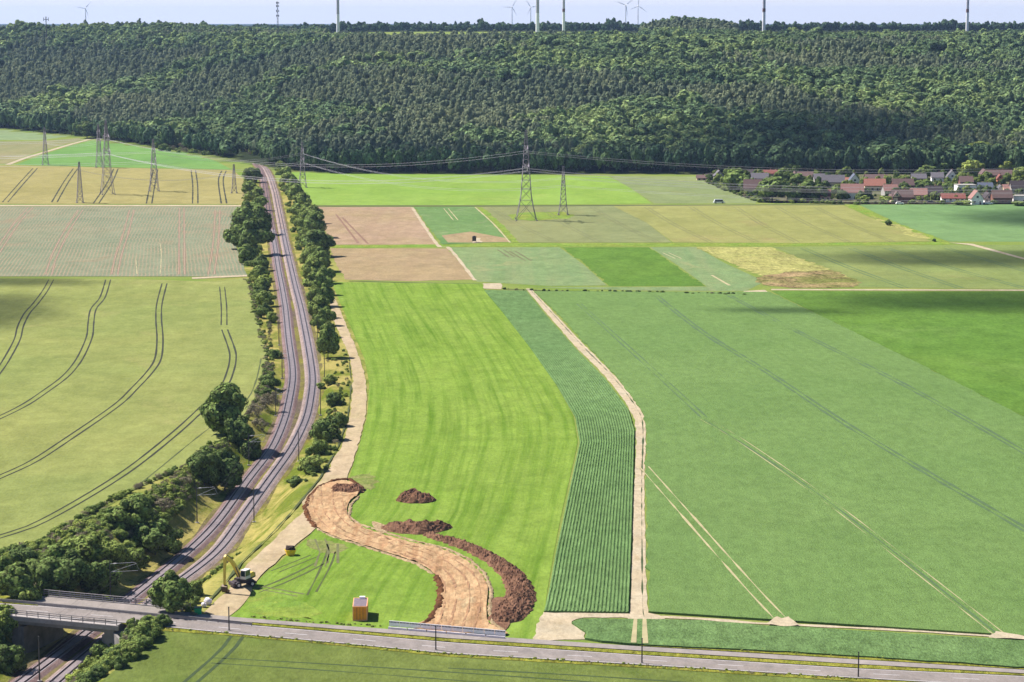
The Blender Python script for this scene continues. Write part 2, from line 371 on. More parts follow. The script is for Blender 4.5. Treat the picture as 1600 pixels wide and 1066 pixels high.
Fm['grass'] = field_mat('mown_grass', S(158,192,86), S(166,196,94), S(148,182,82), big=.02, fine=1.1, spk=.16, bd=.15, streak=(.5,.85,S(116,158,54)), rot=None)
Fm['beet'] = field_mat('beet_leaves', S(143,179,110), S(149,183,114), S(135,171,102), big=.012, fine=2.2, spk=.22, bd=.35, streak=(.5,.2,S(118,158,96)), rot=None, drift=.35)
Fm['beetR'] = field_mat('ridged_potato_rows', S(134,172,114), S(142,178,120), None, big=.02, fine=2.2, spk=.3, bd=.3)
Fm['beetS'] = field_mat('beet_strip', S(130,166,108), S(140,174,116), None, big=.03, fine=1.8, spk=.4, bd=.35)
Fm['wheatB'] = field_mat('green_wheat', S(134,152,84), S(146,160,92), S(124,146,76), big=.02, fine=1.4, spk=.2, bd=.2, streak=(.25,.3,S(118,138,70)), rot=1.33)
rut = plain('rut_soil_shade', S(48,52,18), 1, var=.3, vs=.4); rut2 = plain('rut_pale', S(226,212,170), 1, var=.15, vs=.3)  # dark rut: bare soil plus groove shade put into the colour
rut3 = plain('rut_olive', S(96,108,50), 1, var=.25, vs=.3); rut4 = plain('rut_brown', S(170,128,108), 1, var=.2, vs=.3); rut7 = plain('rut_wheat', S(134,136,86), 1, var=.2, vs=.5); rut8 = plain('rut_dust', S(208,186,166), 1, var=.2, vs=.5); rut6 = plain('rut_pale_green', S(102,136,86), 1, var=.2, vs=.5); rut5 = plain('rut_green', S(72,96,44), 1, var=.2, vs=.5)
sand = field_mat('sandy_track', S(242,226,208), S(236,216,192), S(222,200,170), big=.08, fine=1.2, spk=.16, bd=.12)
service = field_mat('service_track', S(238,214,190), S(230,210,176), S(218,194,168), big=.06, fine=1.2, spk=.12, bd=.1, streak=(.5,.35,S(206,178,146)), rot=.1)

def fld(name, px, m, z, **k): o = sheet(name, px, Fm[m], z, **k); return o
# far left
fld('field_pale_green', [(-900,190),(0,200),(60,204),(112,209),(118,212),(60,219),(-900,216)], 'pale', .02)
fld('field_stubble', [(-900,219),(62,221),(132,215),(136,217),(108,224),(70,234),(40,244),(10,256),(-900,256)], 'tan', .04)
fld('meadow_beyond_pylons', [(24,257.5),(50,248),(82,237),(110,228),(146,219),(170,221),(240,229),(300,240),(338,252),(362,265),(200,262)], 'green1', .06)
fld('field_ripening_wheat', [(-900,252),(0,258.5),(200,262.5),(365,266),(380,280),(385,300),(385,319),(-900,318)], 'ripe', .10)
loft('field_beet_rows', [(-420,432),(-330,385),(-250,323)], [(386,432),(368,380),(385,323)], Fm['beetL'], .10, nl=60, na=60)
fld('field_young_wheat', [(-600,436),(0,435),(200,436),(330,440),(388,434),(394,452),(402,500),(414,540),(420,575),(410,612),(392,640),(372,665),(330,698),(290,730),(210,765),(160,790),(60,852),(0,866),(-300,920),(-700,990)], 'wheatL', .14)
sheet('farm_track', [(-900,320),(200,320.3),(386,320.5),(386,322.6),(200,322.4),(-900,322.2)], sand, .12)
sheet('farm_track', [(300,433.5),(386,429.5),(386,432),(300,436)], sand, .12)
mb = MB(); ribbon(mb, densify([gp(u, v) for u, v in catmull([(12,257.5),(40,247),(75,236.5),(110,226),(140,218)], 5)], 10), 4, .10); tag(mb.build('field_track', sand), kind='structure')
for P in ([(55,263),(35,285),(8,316)], [(118,263.5),(103,285),(85,316)], [(181,264),(170,288),(150,318)], [(243,265),(238,290),(233,318)], [(302,266),(305,290),(305,318)], [(350,267),(345,283),(350,318)]):
    tramline(P, rut, 3.0, .8, .115, name='wheel_track')
for P in ([(80,437),(70,455),(55,475),(42,490),(32,510),(27,530),(14,555),(0,577),(-26,610)], [(169,437),(160,465),(146,483),(142,505),(140,525),(130,550),(118,570),(100,590),(70,612),(40,632),(0,652),(-40,668)],
          [(257,443),(249,475),(248,500),(250,530),(247,560),(235,580),(210,607),(180,635),(100,690),(50,722),(0,745),(-30,758)], [(351,515),(362,545),(364,560),(360,580),(348,606),(312,642),(270,680),(200,735),(120,785),(50,822),(0,838),(-40,852)]):
    tramline(P, rut, 1.9, .5, .16, wob=.25, name='wheel_track')
tramline([(347,448),(350,480),(350,508)], rut, 1.9, .42, .16)
tramline([(408,560),(400,595),(385,625),(345,655),(300,690),(200,770),(130,810),(55,850)], rut3, w=.35, z=.16, single=True, wob=.5)
tramline([(410,585),(390,640),(330,682)], rut3, w=.3, z=.16, single=True, wob=.5)
for P in ([(48,324),(25,350),(-5,395)], [(126,328),(105,360),(85,400),(76,429)], [(206,328),(195,370),(185,400),(179,429)], [(284,325),(284,429)], [(340,328),(337,380),(330,429)]):
    tramline(P, rut4, 2.4, .8, .12); tramline(P, rut8, 2.4, .3, .13)
tramline([(250,380),(252,400),(250,428)], rut2, w=.25, z=.12, single=True, wob=.9); tramline([(212,400),(214,428)], rut2, w=.25, z=.12, single=True, wob=.9)
# far right
fld('meadow_bright', [(455,269),(600,272),(950,275),(985,294),(1018,318),(760,320.5),(490,320.5),(476,300)], 'mead', .04)
fld('field_grey_green', [(952,275),(1095,276),(1120,288),(1185,312),(1180,318),(1022,318),(985,294)], 'greyg', .04)
fld('field_bare_soil', [(493,323.5),(643,323.5),(660,345),(684,382),(516,382.5),(505,350)], 'bare', .06, wob=1.5)
fld('field_mixed_crop', [(647,323.5),(742,323),(770,350),(798,378),(690,382)], 'g4', .05, wob=2)
fld('field_olive_wheat', [(746,323),(958,322),(1010,348),(1050,379),(803,379),(775,350)], 'oliveL', .07)
fld('field_yellowing_wheat', [(958,322),(1140,320.5),(1318,321),(1360,340),(1410,360),(1455,377),(1240,380),(1052,379),(1010,348)], 'olive', .07)
fld('grass_strip', [(1318,320.5),(1340,320.5),(1400,348),(1480,377),(1462,378),(1405,356)], 'strip', .06, wob=3)
fld('straw_verge', [(1362,338),(1392,347),(1440,366),(1462,376),(1425,370)], 'straw', .09, wob=5)
fld('field_blue_green', [(1342,320),(2300,317),(2300,380),(1482,377.5),(1405,350)], 'cyan', .05)
fld('grass_strip', [(512,384),(800,380.2),(1050,380),(1482,378.5),(1485,382),(1090,385.2),(800,385.5),(512,387)], 'strip', .05, wob=2)
fld('field_bare_tan', [(515,388),(700,388.5),(718,410),(741,437),(640,439.5),(540,437),(524,410)], 'bare2', .06, wob=1.5)
fld('field_pale_crop', [(702,386.5),(874,386.5),(910,412),(948,446),(860,447),(745,440),(722,410)], 'g8', .055)
fld('field_emerald_patch', [(878,386.5),(1014,386.5),(1055,415),(1102,447),(952,447),(914,412)], 'emer', .07, wob=2)
fld('field_pale_crop', [(1016,386.5),(1088,386),(1130,410),(1195,440),(1165,455),(1000,454),(830,449),(1105,448),(1058,414)], 'g8', .05)
fld('straw_patch', [(1088,386.5),(1205,386),(1240,400),(1330,434),(1300,432),(1215,440),(1150,415)], 'straw', .08, wob=4)
fld('weedy_patch', [(1190,432),(1225,425),(1300,422),(1342,440),(1335,449),(1260,450),(1205,447),(1180,441)], 'weeds', .09, wob=5)
fld('field_olive_crop', [(1208,386),(1484,383),(2300,382),(2300,450),(1600,452),(1340,449),(1344,440),(1300,422),(1242,400)], 'o12', .06)
sheet('farm_track', [(1205,451.6),(1400,452.2),(2300,454),(2300,456.5),(1400,454),(1205,453.4)], sand, .08)
sheet('farm_track', [(490,321.3),(760,321.2),(1320,319.2),(1320,320.4),(760,322.6),(490,322.8)], rut3, .08)
sheet('farm_track', [(1482,379),(1520,381),(1600,403),(2000,500),(2000,506),(1600,405.5),(1515,383)], sand, .10)
for a, b_ in ((845,935),(925,1028),(1010,1110),(1080,1182),(1150,1245),(1215,1325),(1275,1395),(765,868)):
    tramline([(a,324),((a+b_)/2-6,351),(b_,378)], rut7, 2.2, .4, .10)
tramline([(746,324),(775,350),(801,379)], rut2, 2.4, .8, .09); tramline([(750,324),(779,350),(806,379)], Fm['strip'], w=3.0, z=.095, single=True)
for a, b_ in ((1255,1415),(1385,1600),(1330,1500),(1480,1700)): tramline([(a,388),((a+b_)/2-8,418),(b_,450)], rut6, 2.4, .6, .10)
tramline([(697,326),(712,344)], rut2, 2.4, .5, .09); tramline([(644,324),(684,383),(702,388),(742,438)], sand, w=1.6, z=.10, single=True)
tramline([(782,390),(800,402)], rut7, 2.6, .8, .08); tramline([(800,392),(826,408)], rut7, 2.6, .8, .08); tramline([(1040,395),(1060,404)], rut2, 2.6, .5, .08); tramline([(1112,430),(1140,446)], rut2, w=1.2, z=.08, single=True)
for P in ([(525,335),(560,380)], [(535,340),(575,381)]): tramline(P, rut4, w=1.0, z=.09, single=True)
sheet('bare_patch', [(690,368),(735,362),(790,372),(795,378),(740,379),(700,379)], Fm['bare2'], .075)
for q in ([(754,443),(782,442.5),(785,447),(783,452),(756,451)], [(1162,455),(1195,453),(1200,458),(1190,463),(1165,461)], [(738,372),(750,372),(752,379),(738,380)]):
    sheet('sandy_patch', q, sand, .12, wob=1.5)
sheet('grass_patch', [(795,336),(820,332),(880,331),(898,337),(885,342),(830,345),(800,343)], Fm['strip'], .085, wob=3, step=3)
# ditches along the middle boundary: low dark banks
mb = MB(); ribbon(mb, densify([gp(u, v) for u, v in [(786,452),(860,455),(1010,457),(1160,461)]], 8), 1.6, .09, .5); tag(mb.build('ditch', plain('ditch_weeds', S(66,88,44), 1, var=.3)), kind='structure')
mb = MB(); ribbon(mb, densify([gp(u, v) for u, v in [(545,439.5),(640,442),(750,444)]], 8), 1.2, .09, .4); tag(mb.build('ditch', bpy.data.materials['ditch_weeds']), kind='structure')
# big near fields
GL = [(518,441),(530,470),(552,520),(570,562),(577,600),(574,650),(560,700),(546,745),(530,790),(470,850),(405,905),(352,952)]
GR = [(752,443),(780,480),(826,540),(868,600),(896,650),(903,690),(892,740),(878,800),(866,860),(854,930),(846,1004)]
loft('grass_field', GL[:-1]+[(345,972)], GR, Fm['grass'], .07, nl=30, na=120, ragged=0)
def fill(): pass
fld('field_emerald', [(1205,455),(2300,457),(2300,1000),(1602,652),(1440,570),(1300,502)], 'emer', .10)
BL = [(835,455),(868,486),(918,540),(966,590),(1003,640),(1011,672),(1009,750),(1011,850),(1015,955)]
BR = [(1203,456),(1300,502),(1440,570),(1602,652),(1800,745),(2000,840),(2200,930),(2300,975),(2300,1038)]
loft('field_beet', BL, BR, Fm['beet'], .40, nl=60, na=160, skirt=1)
RL = [(757,453),(782,482),(828,541),(870,600),(899,650),(906,690),(895,740),(882,800),(869,860),(858,920),(850,953)]
RR = [(822,454),(848,486),(896,541),(946,592),(982,640),(991,672),(989,750),(986,850),(982,955)]
def rowz(x, y, u):
    ph = np.mod(u/0.66, 1.0); r = np.exp(-((ph-.5)/.26)**2)
    j = np.sin(x*9.1+y*7.7)*np.sin(y*11.3-x*5.1)*.06 + rng.normal(0, .07, x.shape); gap = rng.random(x.shape) < .03; j = np.where(gap, -.22, j); far = np.clip((y-560)/300, 0, 1); r = r*(1-far)+far*.8
    return (r-1)*.19 + j*r*.8
loft('potato_rows', RL, RR, Fm['beetR'], .50, nl=151, na=700, zf=rowz, skirt=1, ragged=0)
fld('field_beet_strip', [(893,972),(908,966.5),(985,967),(1012,967),(1100,969),(1210,978),(1245,979),(1560,998),(1900,1018),(2200,1036),(2200,1100),(1600,1042),(1340,1024.5),(1180,1015),(1012,1007),(940,1001),(914,996.5),(916,987)], 'beetS', .40, skirt=.4, wob=.5, step=1.5)
# farm path between the crops
PL = [(822,451),(850,485),(898,540),(948,591),(984,640),(993.5,671),(991.5,750),(988,850),(984,957),(980,967)]; PR = [(829,451),(862,485),(914,540),(964,591),(1001,640),(1009,671),(1007,750),(1009,850),(1013,957),(1030,967)]
loft('farm_path', catmull(PL, 4), catmull(PR, 4), sand, .08, nl=6, na=120, ragged=.35)
mb = MB()
for s in (.72,):
    P = [gp(a[0]*(1-s)+b_[0]*s, a[1], .1) for a, b_ in zip(catmull(PL, 4), catmull(PR, 4))]
    ribbon(mb, densify(P, 1.5), .2, .10, 1.2)
tag(mb.build('path_weeds', rut5), kind='structure')
tramline([(993,967),(992,985),(990,1004)], rut2, w=.9, z=.43, single=True); tramline([(1007,967),(1011,985),(1008,1005)], rut2, w=.9, z=.43, single=True)
sheet('field_entrance', [(849,956.5),(900,957),(986,958.5),(1010,957),(1030,961),(1040,967),(1000,970),(985,966),(912,965),(893,971),(912,985),(914,999),(836,1001),(838,975)], sand, .09, wob=.8, step=1.5)
mb = MB(); ribbon(mb, densify([gp(u, v) for u, v in [(1030,964.5),(1100,968),(1180,974.5),(1250,977.5),(1400,985),(1560,994.5),(1700,1003),(1900,1015)]], 2), 1.5, .10, .6); tag(mb.build('headland_track', sand), kind='structure')
for q in ([(1196,974),(1214,963),(1222,966),(1232,963),(1250,976),(1230,978.5),(1210,976)], [(1545,996),(1556,986),(1580,990),(1602,994),(1602,999)]): sheet('sandy_patch', q, sand, .44, wob=.8, step=1)
tramline([(1006,729),(1060,790),(1120,858),(1180,925),(1218,965)], rut2, 2.1, .30, .43, wob=.9)
tramline([(1100,655),(1160,690),(1290,780),(1420,880),(1560,990)], rut2, 2.0, .16, .43, wob=1.2)
tramline([(905,475),(1000,560),(1100,652)], rut6, 1.6, .35, .43, wob=.9); tramline([(1100,655),(1290,780),(1555,988)], rut6, w=.45, z=.425, single=True, wob=.6)
for P in ([(1025,462),(1100,520),(1200,582),(1350,680),(1610,832)], [(1140,462),(1240,515),(1420,605),(1610,712)]): tramline(P, rut6, 1.5, .6, .43, wob=.9)
fld('bottom_field_wheat', [(245,990),(262,984.5),(358,990),(500,1004),(700,1024),(1003,1040),(1340,1062),(1900,1100),(1900,1250),(100,1250),(130,1090)], 'wheatB', .12)
tramline([(372,992),(352,1018),(300,1064),(270,1090)], rut5, 2.0, .6, .14, wob=.2)
for P in ([(335,1028),(500,1037),(700,1050),(900,1064),(1000,1072)], [(330,1036),(500,1047),(700,1062),(800,1070)], [(700,1044),(900,1055),(1100,1068)]): tramline(P, rut5, w=.45, z=.14, single=True, wob=.5)
# ------------------------------------------------------------------ construction ground
SL = [(514,465),(521,500),(541,545),(549,570),(551,600),(546,655),(531,700),(503,748),(474,782),(474,800),(452,818),(420,850),(384,885),(350,928),(318,957)]
SR = [(523,465),(540,505),(562,560),(572,600),(571,650),(556,705),(541,748),(520,770),(500,812),(488,830),(458,856),(420,888),(398,912),(388,935),(356,966)]
loft('service_track', catmull(SL, 4), catmull(SR, 4), service, .16, nl=8, na=140, ragged=.5)
dig_m = field_mat('dug_subsoil', S(244,208,170), S(240,196,160), S(246,218,182), big=.12, fine=.9, spk=.22, bd=.3, streak=(.9,.6,S(206,148,112)), rot=.4)
DIG = [(478,800),(480,786),(492,768),(512,756),(540,752),(558,760),(560,772),(548,782),(542,796),(546,812),(562,823),(600,836),(640,848),(690,859),(728,877),(752,898),(762,920),(760,950),(764,975),(790,993),(650,984),(672,968),(686,945),(688,915),(676,895),(652,880),(610,866),(560,850),(520,838),(494,824)]
def bumpy(name, px, mat, z, amp, cell, kind='structure', smoothpx=True):
    pts = [gp(u, v, z) for u, v in (catmull(px, 4, True) if smoothpx else px)]
    bm = bmesh.new(); vs = [bm.verts.new((x, y, z)) for x, y in pts]
    for t in tessellate_polygon([[Vector((x, y, 0)) for x, y in pts]]):
        try: bm.faces.new([vs[i] for i in t])
        except ValueError: pass
    X = [p[0] for p in pts]; Y = [p[1] for p in pts]
    for ax, lo, hi in ((0, min(X), max(X)), (1, min(Y), max(Y))):
        q = lo+cell
        while q < hi:
            no = (1,0,0) if ax == 0 else (0,1,0); co = (q,0,0) if ax == 0 else (0,q,0)
            bmesh.ops.bisect_plane(bm, geom=bm.verts[:]+bm.edges[:]+bm.faces[:], plane_co=co, plane_no=no); q += cell
    bmesh.ops.triangulate(bm, faces=bm.faces[:])
    for v in bm.verts: v.co.z = z+amp*(noise.noise(Vector((v.co.x*.9, v.co.y*.35, 0)))+.5*noise.noise(Vector((v.co.x*2.3, v.co.y*1.4, 5))) + .8)
    bm.normal_update()
    for f in bm.faces:
        if f.normal.z < 0: f.normal_flip()
    me = bpy.data.meshes.new(name); bm.to_mesh(me); bm.free(); me.materials.append(mat)
    o = bpy.data.objects.new(name, me); C.objects.link(o); tag(o, kind=kind); return o
bumpy('dug_ground', DIG, dig_m, .20, .28, 1.0)
def mound(name, P, wid, hgt, mat, seed, na=None, nl=26, lump=.35, z0=.05, taper=True, step=.3):
    """heap of earth along the world polyline P; wid/hgt interpolated lists"""
    P = densify(P, step); n = len(P); t = np.linspace(0, 1, n)
    W = np.interp(t, np.linspace(0, 1, len(wid)), wid); Hh = np.interp(t, np.linspace(0, 1, len(hgt)), hgt)*.8
    if taper: e = np.clip(np.minimum(t, 1-t)*n*step/2.0, 0, 1)**.5; Hh = Hh*e; W = W*(.35+.65*e)
    A, B = ribbon_pts(P, W); vs = []; fs = []
    for i in range(n):
        for j in range(nl):
            s = j/(nl-1); p = A[i]*(1-s)+B[i]*s; prof = max(0, 1-abs(2*s-1)**1.9)
            k = Vector((p[0]*.45, p[1]*.45, seed)); k2 = Vector((p[0]*1.6, p[1]*1.6, seed+9)); k3 = Vector((p[0]*4, p[1]*4, seed+3))
            zz = prof*Hh[i]*(1+lump*.9*noise.noise(k)) + min(1, prof*3)*(lump*.75*noise.noise(k2)+lump*.6*noise.noise(k3))
            sh = noise.noise(Vector((i*.23, s*3, seed)))*.5*(1-prof)
            vs.append((p[0]+sh, p[1]+sh*.7, z0+max(zz, -.02) if 0 < j < nl-1 else z0-.1))
    for i in range(n-1):
        for j in range(nl-1): a = i*nl+j; fs.append((a, a+1, a+nl+1, a+nl))
    return mesh_obj(name, vs, fs, mat)
topsoil = field_mat('dark_topsoil', S(192,148,128), S(164,122,106), S(220,170,138), big=.25, fine=2.4, spk=.4, bd=.45, rot=0)
lightsoil = field_mat('pale_spoil', S(230,206,176), S(206,176,144), None, big=.3, fine=1.8, spk=.3, bd=.2)
rimsoil = field_mat('cut_bank_soil', S(120,84,66), S(150,104,80), None, big=.3, fine=1.8, spk=.4, bd=.3)
W_ = lambda L, z=0: [gp(u, v, z) for u, v in L]
tag(mound('soil_heap', W_([(624,785),(648,781),(672,786)]), [5,8,6], [1.8,2.5,1.8], topsoil, 1.1, nl=40, lump=.55), 'short steep heap of dark brown topsoil standing alone on the mown grass', 'soil heap', 'heaps of topsoil on the grass')
tag(mound('soil_heap', W_([(598,824),(630,828),(660,830),(704,822)]), [4,8,7,4], [.8,2.0,1.9,.9], topsoil, 2.2, nl=40, lump=.55), 'long low heap of dark brown topsoil just behind the start of the curved bank', 'soil heap', 'heaps of topsoil on the grass')
tag(mound('soil_heap', W_([(664,836),(700,846),(740,860),(775,878),(802,900),(815,930),(800,958),(782,974)]), [2.6,3.6,4,4.4,5,5.6,7,6], [.9,1.1,1.1,1.2,1.2,1.3,1.3,1.0], topsoil, 3.3, nl=36, lump=.55), 'long curved bank of loose brown topsoil bending round the dug access road', 'soil bank', 'heaps of topsoil on the grass')
tag(mound('soil_heap', W_([(520,770),(540,766),(560,772)]), [5,8,5], [.7,1.5,.9], topsoil, 4.4, nl=30, lump=.5, z0=.2), 'small dark soil heap at the rounded head of the dug ground', 'soil heap', 'heaps of topsoil on the grass')
tag(mound('cut_bank', W_([(494,826),(482,810),(478,796),(484,778),(500,762),(520,753),(545,750),(566,764)]), [1.4]*8, [.5]*8, rimsoil, 5.5, nl=8, lump=.2, z0=.12), kind='structure')
tag(mound('cut_bank', W_([(650,985),(672,970),(687,948),(690,918),(682,900)]), [1.6]*5, [.55]*5, rimsoil, 6.6, nl=8, lump=.2, z0=.12), kind='structure')
tag(mound('spoil_ridge', W_([(562,776),(548,790),(545,808),(562,820),(600,833),(650,847),(700,859),(735,876),(758,898),(768,925),(765,955),(770,975),(792,990)]), [.8]*13, [.25]*13, lightsoil, 7.7, nl=8, lump=.12, z0=.12), kind='structure')
tag(mound('spoil_ridge', W_([(494,826),(520,839),(560,852),(610,868),(652,882),(676,898)]), [.9]*6, [.2]*6, lightsoil, 8.8, nl=8, lump=.1, z0=.12), kind='structure')
bumpy('bare_soil', [(582,815),(600,820),(608,828),(596,834),(584,824)], lightsoil, .09, .06, 1.0)
bumpy('bare_soil', [(765,940),(790,935),(800,960),(790,985),(768,975)], topsoil, .09, .12, 1.0)
for P in ([(430,893),(470,875),(492,868)], [(480,930),(500,890),(512,860)], [(494,925),(516,885),(524,862)], [(398,925),(450,905),(500,880)]):
    tramline(P, rut3, 1.8 if P[0][0] != 480 else 1.8, .35, .09, single=P[0][0] in (480,494), wob=.6)
# edge lines of long grass along the service track
mb = MB(); ribbon(mb, densify(W_([(545,560),(549,600),(543,655),(528,700),(500,748),(472,782),(450,808),(418,842),(380,878),(345,920),(322,946)]), 1.2), .35, .22, .9); tag(mb.build('track_edge', rut3), kind='structure')
for k_, off_ in enumerate((-3.2,-1.3,1.1,3.0)):
    Pc = densify([gp(u, v, .3) for u, v in catmull([(512,768),(516,800),(545,828),(600,850),(650,864),(690,880),(718,905),(724,940),(712,982)], 5)], 1.2)
    mb = MB(); ribbon(mb, offs(Pc, off_), .28, lambda x, y: .20+.28*(noise.noise(Vector((x*.9, y*.35, 0)))+.5*noise.noise(Vector((x*2.3, y*1.4, 5)))+.8)+.04, 1.0)
    tag(mb.build('wheel_rut', plain('rut_clay_%s' % 'abcd'[k_], S(206,158,122), 1, var=.2)), kind='structure')
for P in ([(404,918),(440,912),(470,930)], [(500,842),(508,860),(500,885)], [(520,850),(528,862),(520,880)]): tramline(P, rut7, 1.9, .5, .095, wob=.9)
sheet('trampled_grass', [(480,842),(520,846),(545,856),(530,866),(500,864),(484,856)], field_mat('trampled_turf', S(176,176,120), S(150,170,92), S(196,180,144), big=.2, fine=1, spk=.3), .09, wob=1.5, step=1)
sheet('trampled_grass', [(395,925),(440,920),(470,940),(500,955),(490,968),(430,964),(380,955)], Fm['strip'], .085, wob=2.0, step=1)
sheet('trampled_grass', [(548,745),(580,738),(592,752),(580,766),(562,762)], bpy.data.materials['trampled_turf'], .09, wob=1.5, step=1)
# ------------------------------------------------------------------ road
def poly_y(pts):
    P = np.array(pts, float); return P
RD_N = [(-260,928),(0,942.5),(190,956),(358,974),(500,986),(700,1003.5),(1000,1023.5),(1340,1044.5),(1600,1056.5),(2100,1082)]
RD_S = [(-260,944),(0,959),(190,972.5),(358,989.5),(500,1002),(700,1021),(1000,1038.5),(1340,1059.5),(1600,1074),(2100,1101)]
BK_N = [(225,950),(300,957.5),(358,963.5),(500,975),(700,990),(1000,1010),(1340,1030.5),(1600,1046.5),(2100,1073)]
BK_S = [(225,956),(300,963.5),(358,969.5),(500,980.5),(700,997),(1000,1016.5),(1340,1037.5),(1600,1052),(2100,1078)]
asph = field_mat('asphalt', S(192,182,188), S(182,172,178), S(168,160,168), big=.08, fine=2.5, spk=.1, bd=.02, streak=(.5,.35,S(206,190,186)), rot=None)
asph2 = field_mat('path_asphalt', S(202,192,198), S(196,186,190), None, big=.05, fine=2.5, spk=.08, bd=.02)
verge = field_mat('verge_grass', S(160,168,70), S(182,176,86), S(110,132,52), big=.3, fine=1.2, spk=.5, bd=.4)
loft('road', RD_N, RD_S, asph, .20, nl=6, na=120, ragged=0)
loft('cycle_path', BK_N, BK_S, asph2, .205, nl=4, na=100, ragged=0)
mid = lambda A, B, s, z=.2: np.array([np.array(gp(*a, z))*(1-s)+np.array(gp(*b_, z))*s for a, b_ in zip(A, B)])
NV = [(225,957),(300,964.5),(358,970.5),(500,981.5),(700,998),(1000,1017.5),(1340,1038.5),(1600,1053),(2100,1079)]; SV = [(225,960),(300,967.5),(358,973),(500,985),(700,1002.5),(1000,1022.5),(1340,1043.5),(1600,1055.8),(2100,1081)]
loft('grass_verge', NV, SV, verge, .22, nl=3, na=200)
loft('grass_verge', [(-260,920),(0,931),(60,934)], [(-260,928),(0,942),(60,946)], verge, .18, nl=3, na=30)
loft('grass_verge', [(1020,1005.5),(1340,1025.5),(1600,1041.5),(2100,1067)], [(1000,1009),(1340,1029.8),(1600,1045.8),(2100,1072)], verge, .16, nl=3, na=120)
loft('grass_verge', [(190,973.5),(358,990.5),(500,1003),(700,1022),(1000,1039.5),(1340,1060.5),(1600,1075),(2100,1102)], [(230,984),(358,993),(500,1006),(700,1026),(1000,1043),(1340,1065),(1600,1080),(2100,1107)], verge, .18, nl=3, na=200)
white = plain('road_paint', (.5,.48,.49,1), .7, var=.05)
mb = MB()
c = densify(mid(RD_N, RD_S, .5), 1.0)
for i in range(0, len(c)-6, 12): ribbon(mb, c[i:i+5], .15, .212)
for s in (.045, .955): ribbon(mb, densify(mid(RD_N, RD_S, s), 3), .15, .212)
tag(mb.build('road_marking', white), kind='structure')
# ------------------------------------------------------------------ railway
steel = plain('rail_steel', (.028,.02,.026,1), .45, .6, var=.2)
railtop = plain('rail_head', (.45,.42,.44,1), .3, .9, var=.05)
ballast = field_mat('ballast', S(160,146,146), S(148,136,134), S(138,120,110), big=.08, fine=2.6, spk=.35, bd=.25)
ballast_l = field_mat('ballast_clean', S(198,178,182,2.1), S(184,164,168,2.1), S(166,144,144,2.1), big=.06, fine=2.6, spk=.3, bd=.2)
slp = plain('sleeper_concrete', (.38,.33,.345,1), .9, var=.15, vs=.6)
ballast_m = field_mat('ballast_worn', S(170,146,152,2.1), S(156,132,138,2.1), S(138,116,116,2.1), big=.06, fine=2.6, spk=.3, bd=.2)
infill = field_mat('weedy_gravel', S(140,124,118), S(168,162,84), S(116,100,92), big=.045, fine=1.6, spk=.35, bd=.25)
def track(P, label, bm_):
    t = empty('railway_track', (0,0,0)); tag(t, label, 'railway track', 'tracks of the curving railway')
    P = P[P[:,1] < 2400]; zt = [float(ztr(p[1])) for p in P]
    def strip(w0, w1, za, zb, name, mat, kind=None):
        mb = MB(); A, B = ribbon_pts(P, w0*2); A2, B2 = ribbon_pts(P, w1*2); n = len(P); vs = []
        for i in range(n): vs += [(B2[i][0], B2[i][1], zt[i]+zb), (B[i][0], B[i][1], zt[i]+za), (A[i][0], A[i][1], zt[i]+za), (A2[i][0], A2[i][1], zt[i]+zb)]
        mb.add(vs, [(i*4+j, i*4+j+1, i*4+j+5, i*4+j+4) for i in range(n-1) for j in range(3)])
        return mb.build(name, mat, t)
    strip(1.5, 2.25, .34, .02, 'ballast_bed', bm_)
    for s in (-.7535, .7535):
        mb = MB(); C0 = P + (ribbon_pts(P, 2)[0]-P)*s; n = len(P); vs = []
        A, B = ribbon_pts(C0, .20); A2, B2 = ribbon_pts(C0, .30)
        for i in range(n):
            z = zt[i]+.36; vs += [(B2[i][0],B2[i][1],z), (B[i][0],B[i][1],z+.17), (A[i][0],A[i][1],z+.17), (A2[i][0],A2[i][1],z)]
        mb.add(vs, [(i*4+j, i*4+j+1, i*4+j+5, i*4+j+4) for i in range(n-1) for j in range(3)])
        r = mb.build('rail', steel, t)
    Q = densify(P[P[:,1] < 1150], .62); A, B = ribbon_pts(Q, 2.5); D = np.gradient(Q, axis=0); D /= np.linalg.norm(D, axis=1)[:, None]
    mb = MB()
    for i in range(1, len(Q)-1):
        z = float(ztr(Q[i][1]))+.41; h = D[i]*.13; a, b_ = A[i], B[i]
        vs = [(a[0]-h[0],a[1]-h[1],z),(b_[0]-h[0],b_[1]-h[1],z),(b_[0]+h[0],b_[1]+h[1],z),(a[0]+h[0],a[1]+h[1],z)]
        vs += [(v[0],v[1],z-.1) for v in vs]
        mb.add(vs, [(0,1,2,3),(0,4,5,1),(2,6,7,3)])
    o = mb.build('sleepers', slp, t); o['kind'] = 'stuff'
    return t
track(TWs, 'left hand railway track of two rails on a gravel bed, nearest the wheat field', ballast_m)
track(TEs, 'right hand railway track of two rails on a gravel bed, nearest the service path', ballast_l)
# gravel shoulders (one sheet under both tracks, draped on the cutting floor)
mb = MB(); Yq = np.arange(262, 2300, 4.0); n = len(Yq); vs = []
for Y in Yq:
    z = float(ztr(Y))
    a, b_ = float(cW(Y)), float(cE(Y)); m = (a+b_)/2
    for x in (a-3.3, a, m, b_, b_+3.3): vs.append((x, Y, z+.04))
mb.add(vs, [(i*5+j, i*5+j+1, i*5+j+6, i*5+j+5) for i in range(n-1) for j in range(4)])
tag(mb.build('railway_bed', infill), kind='structure')
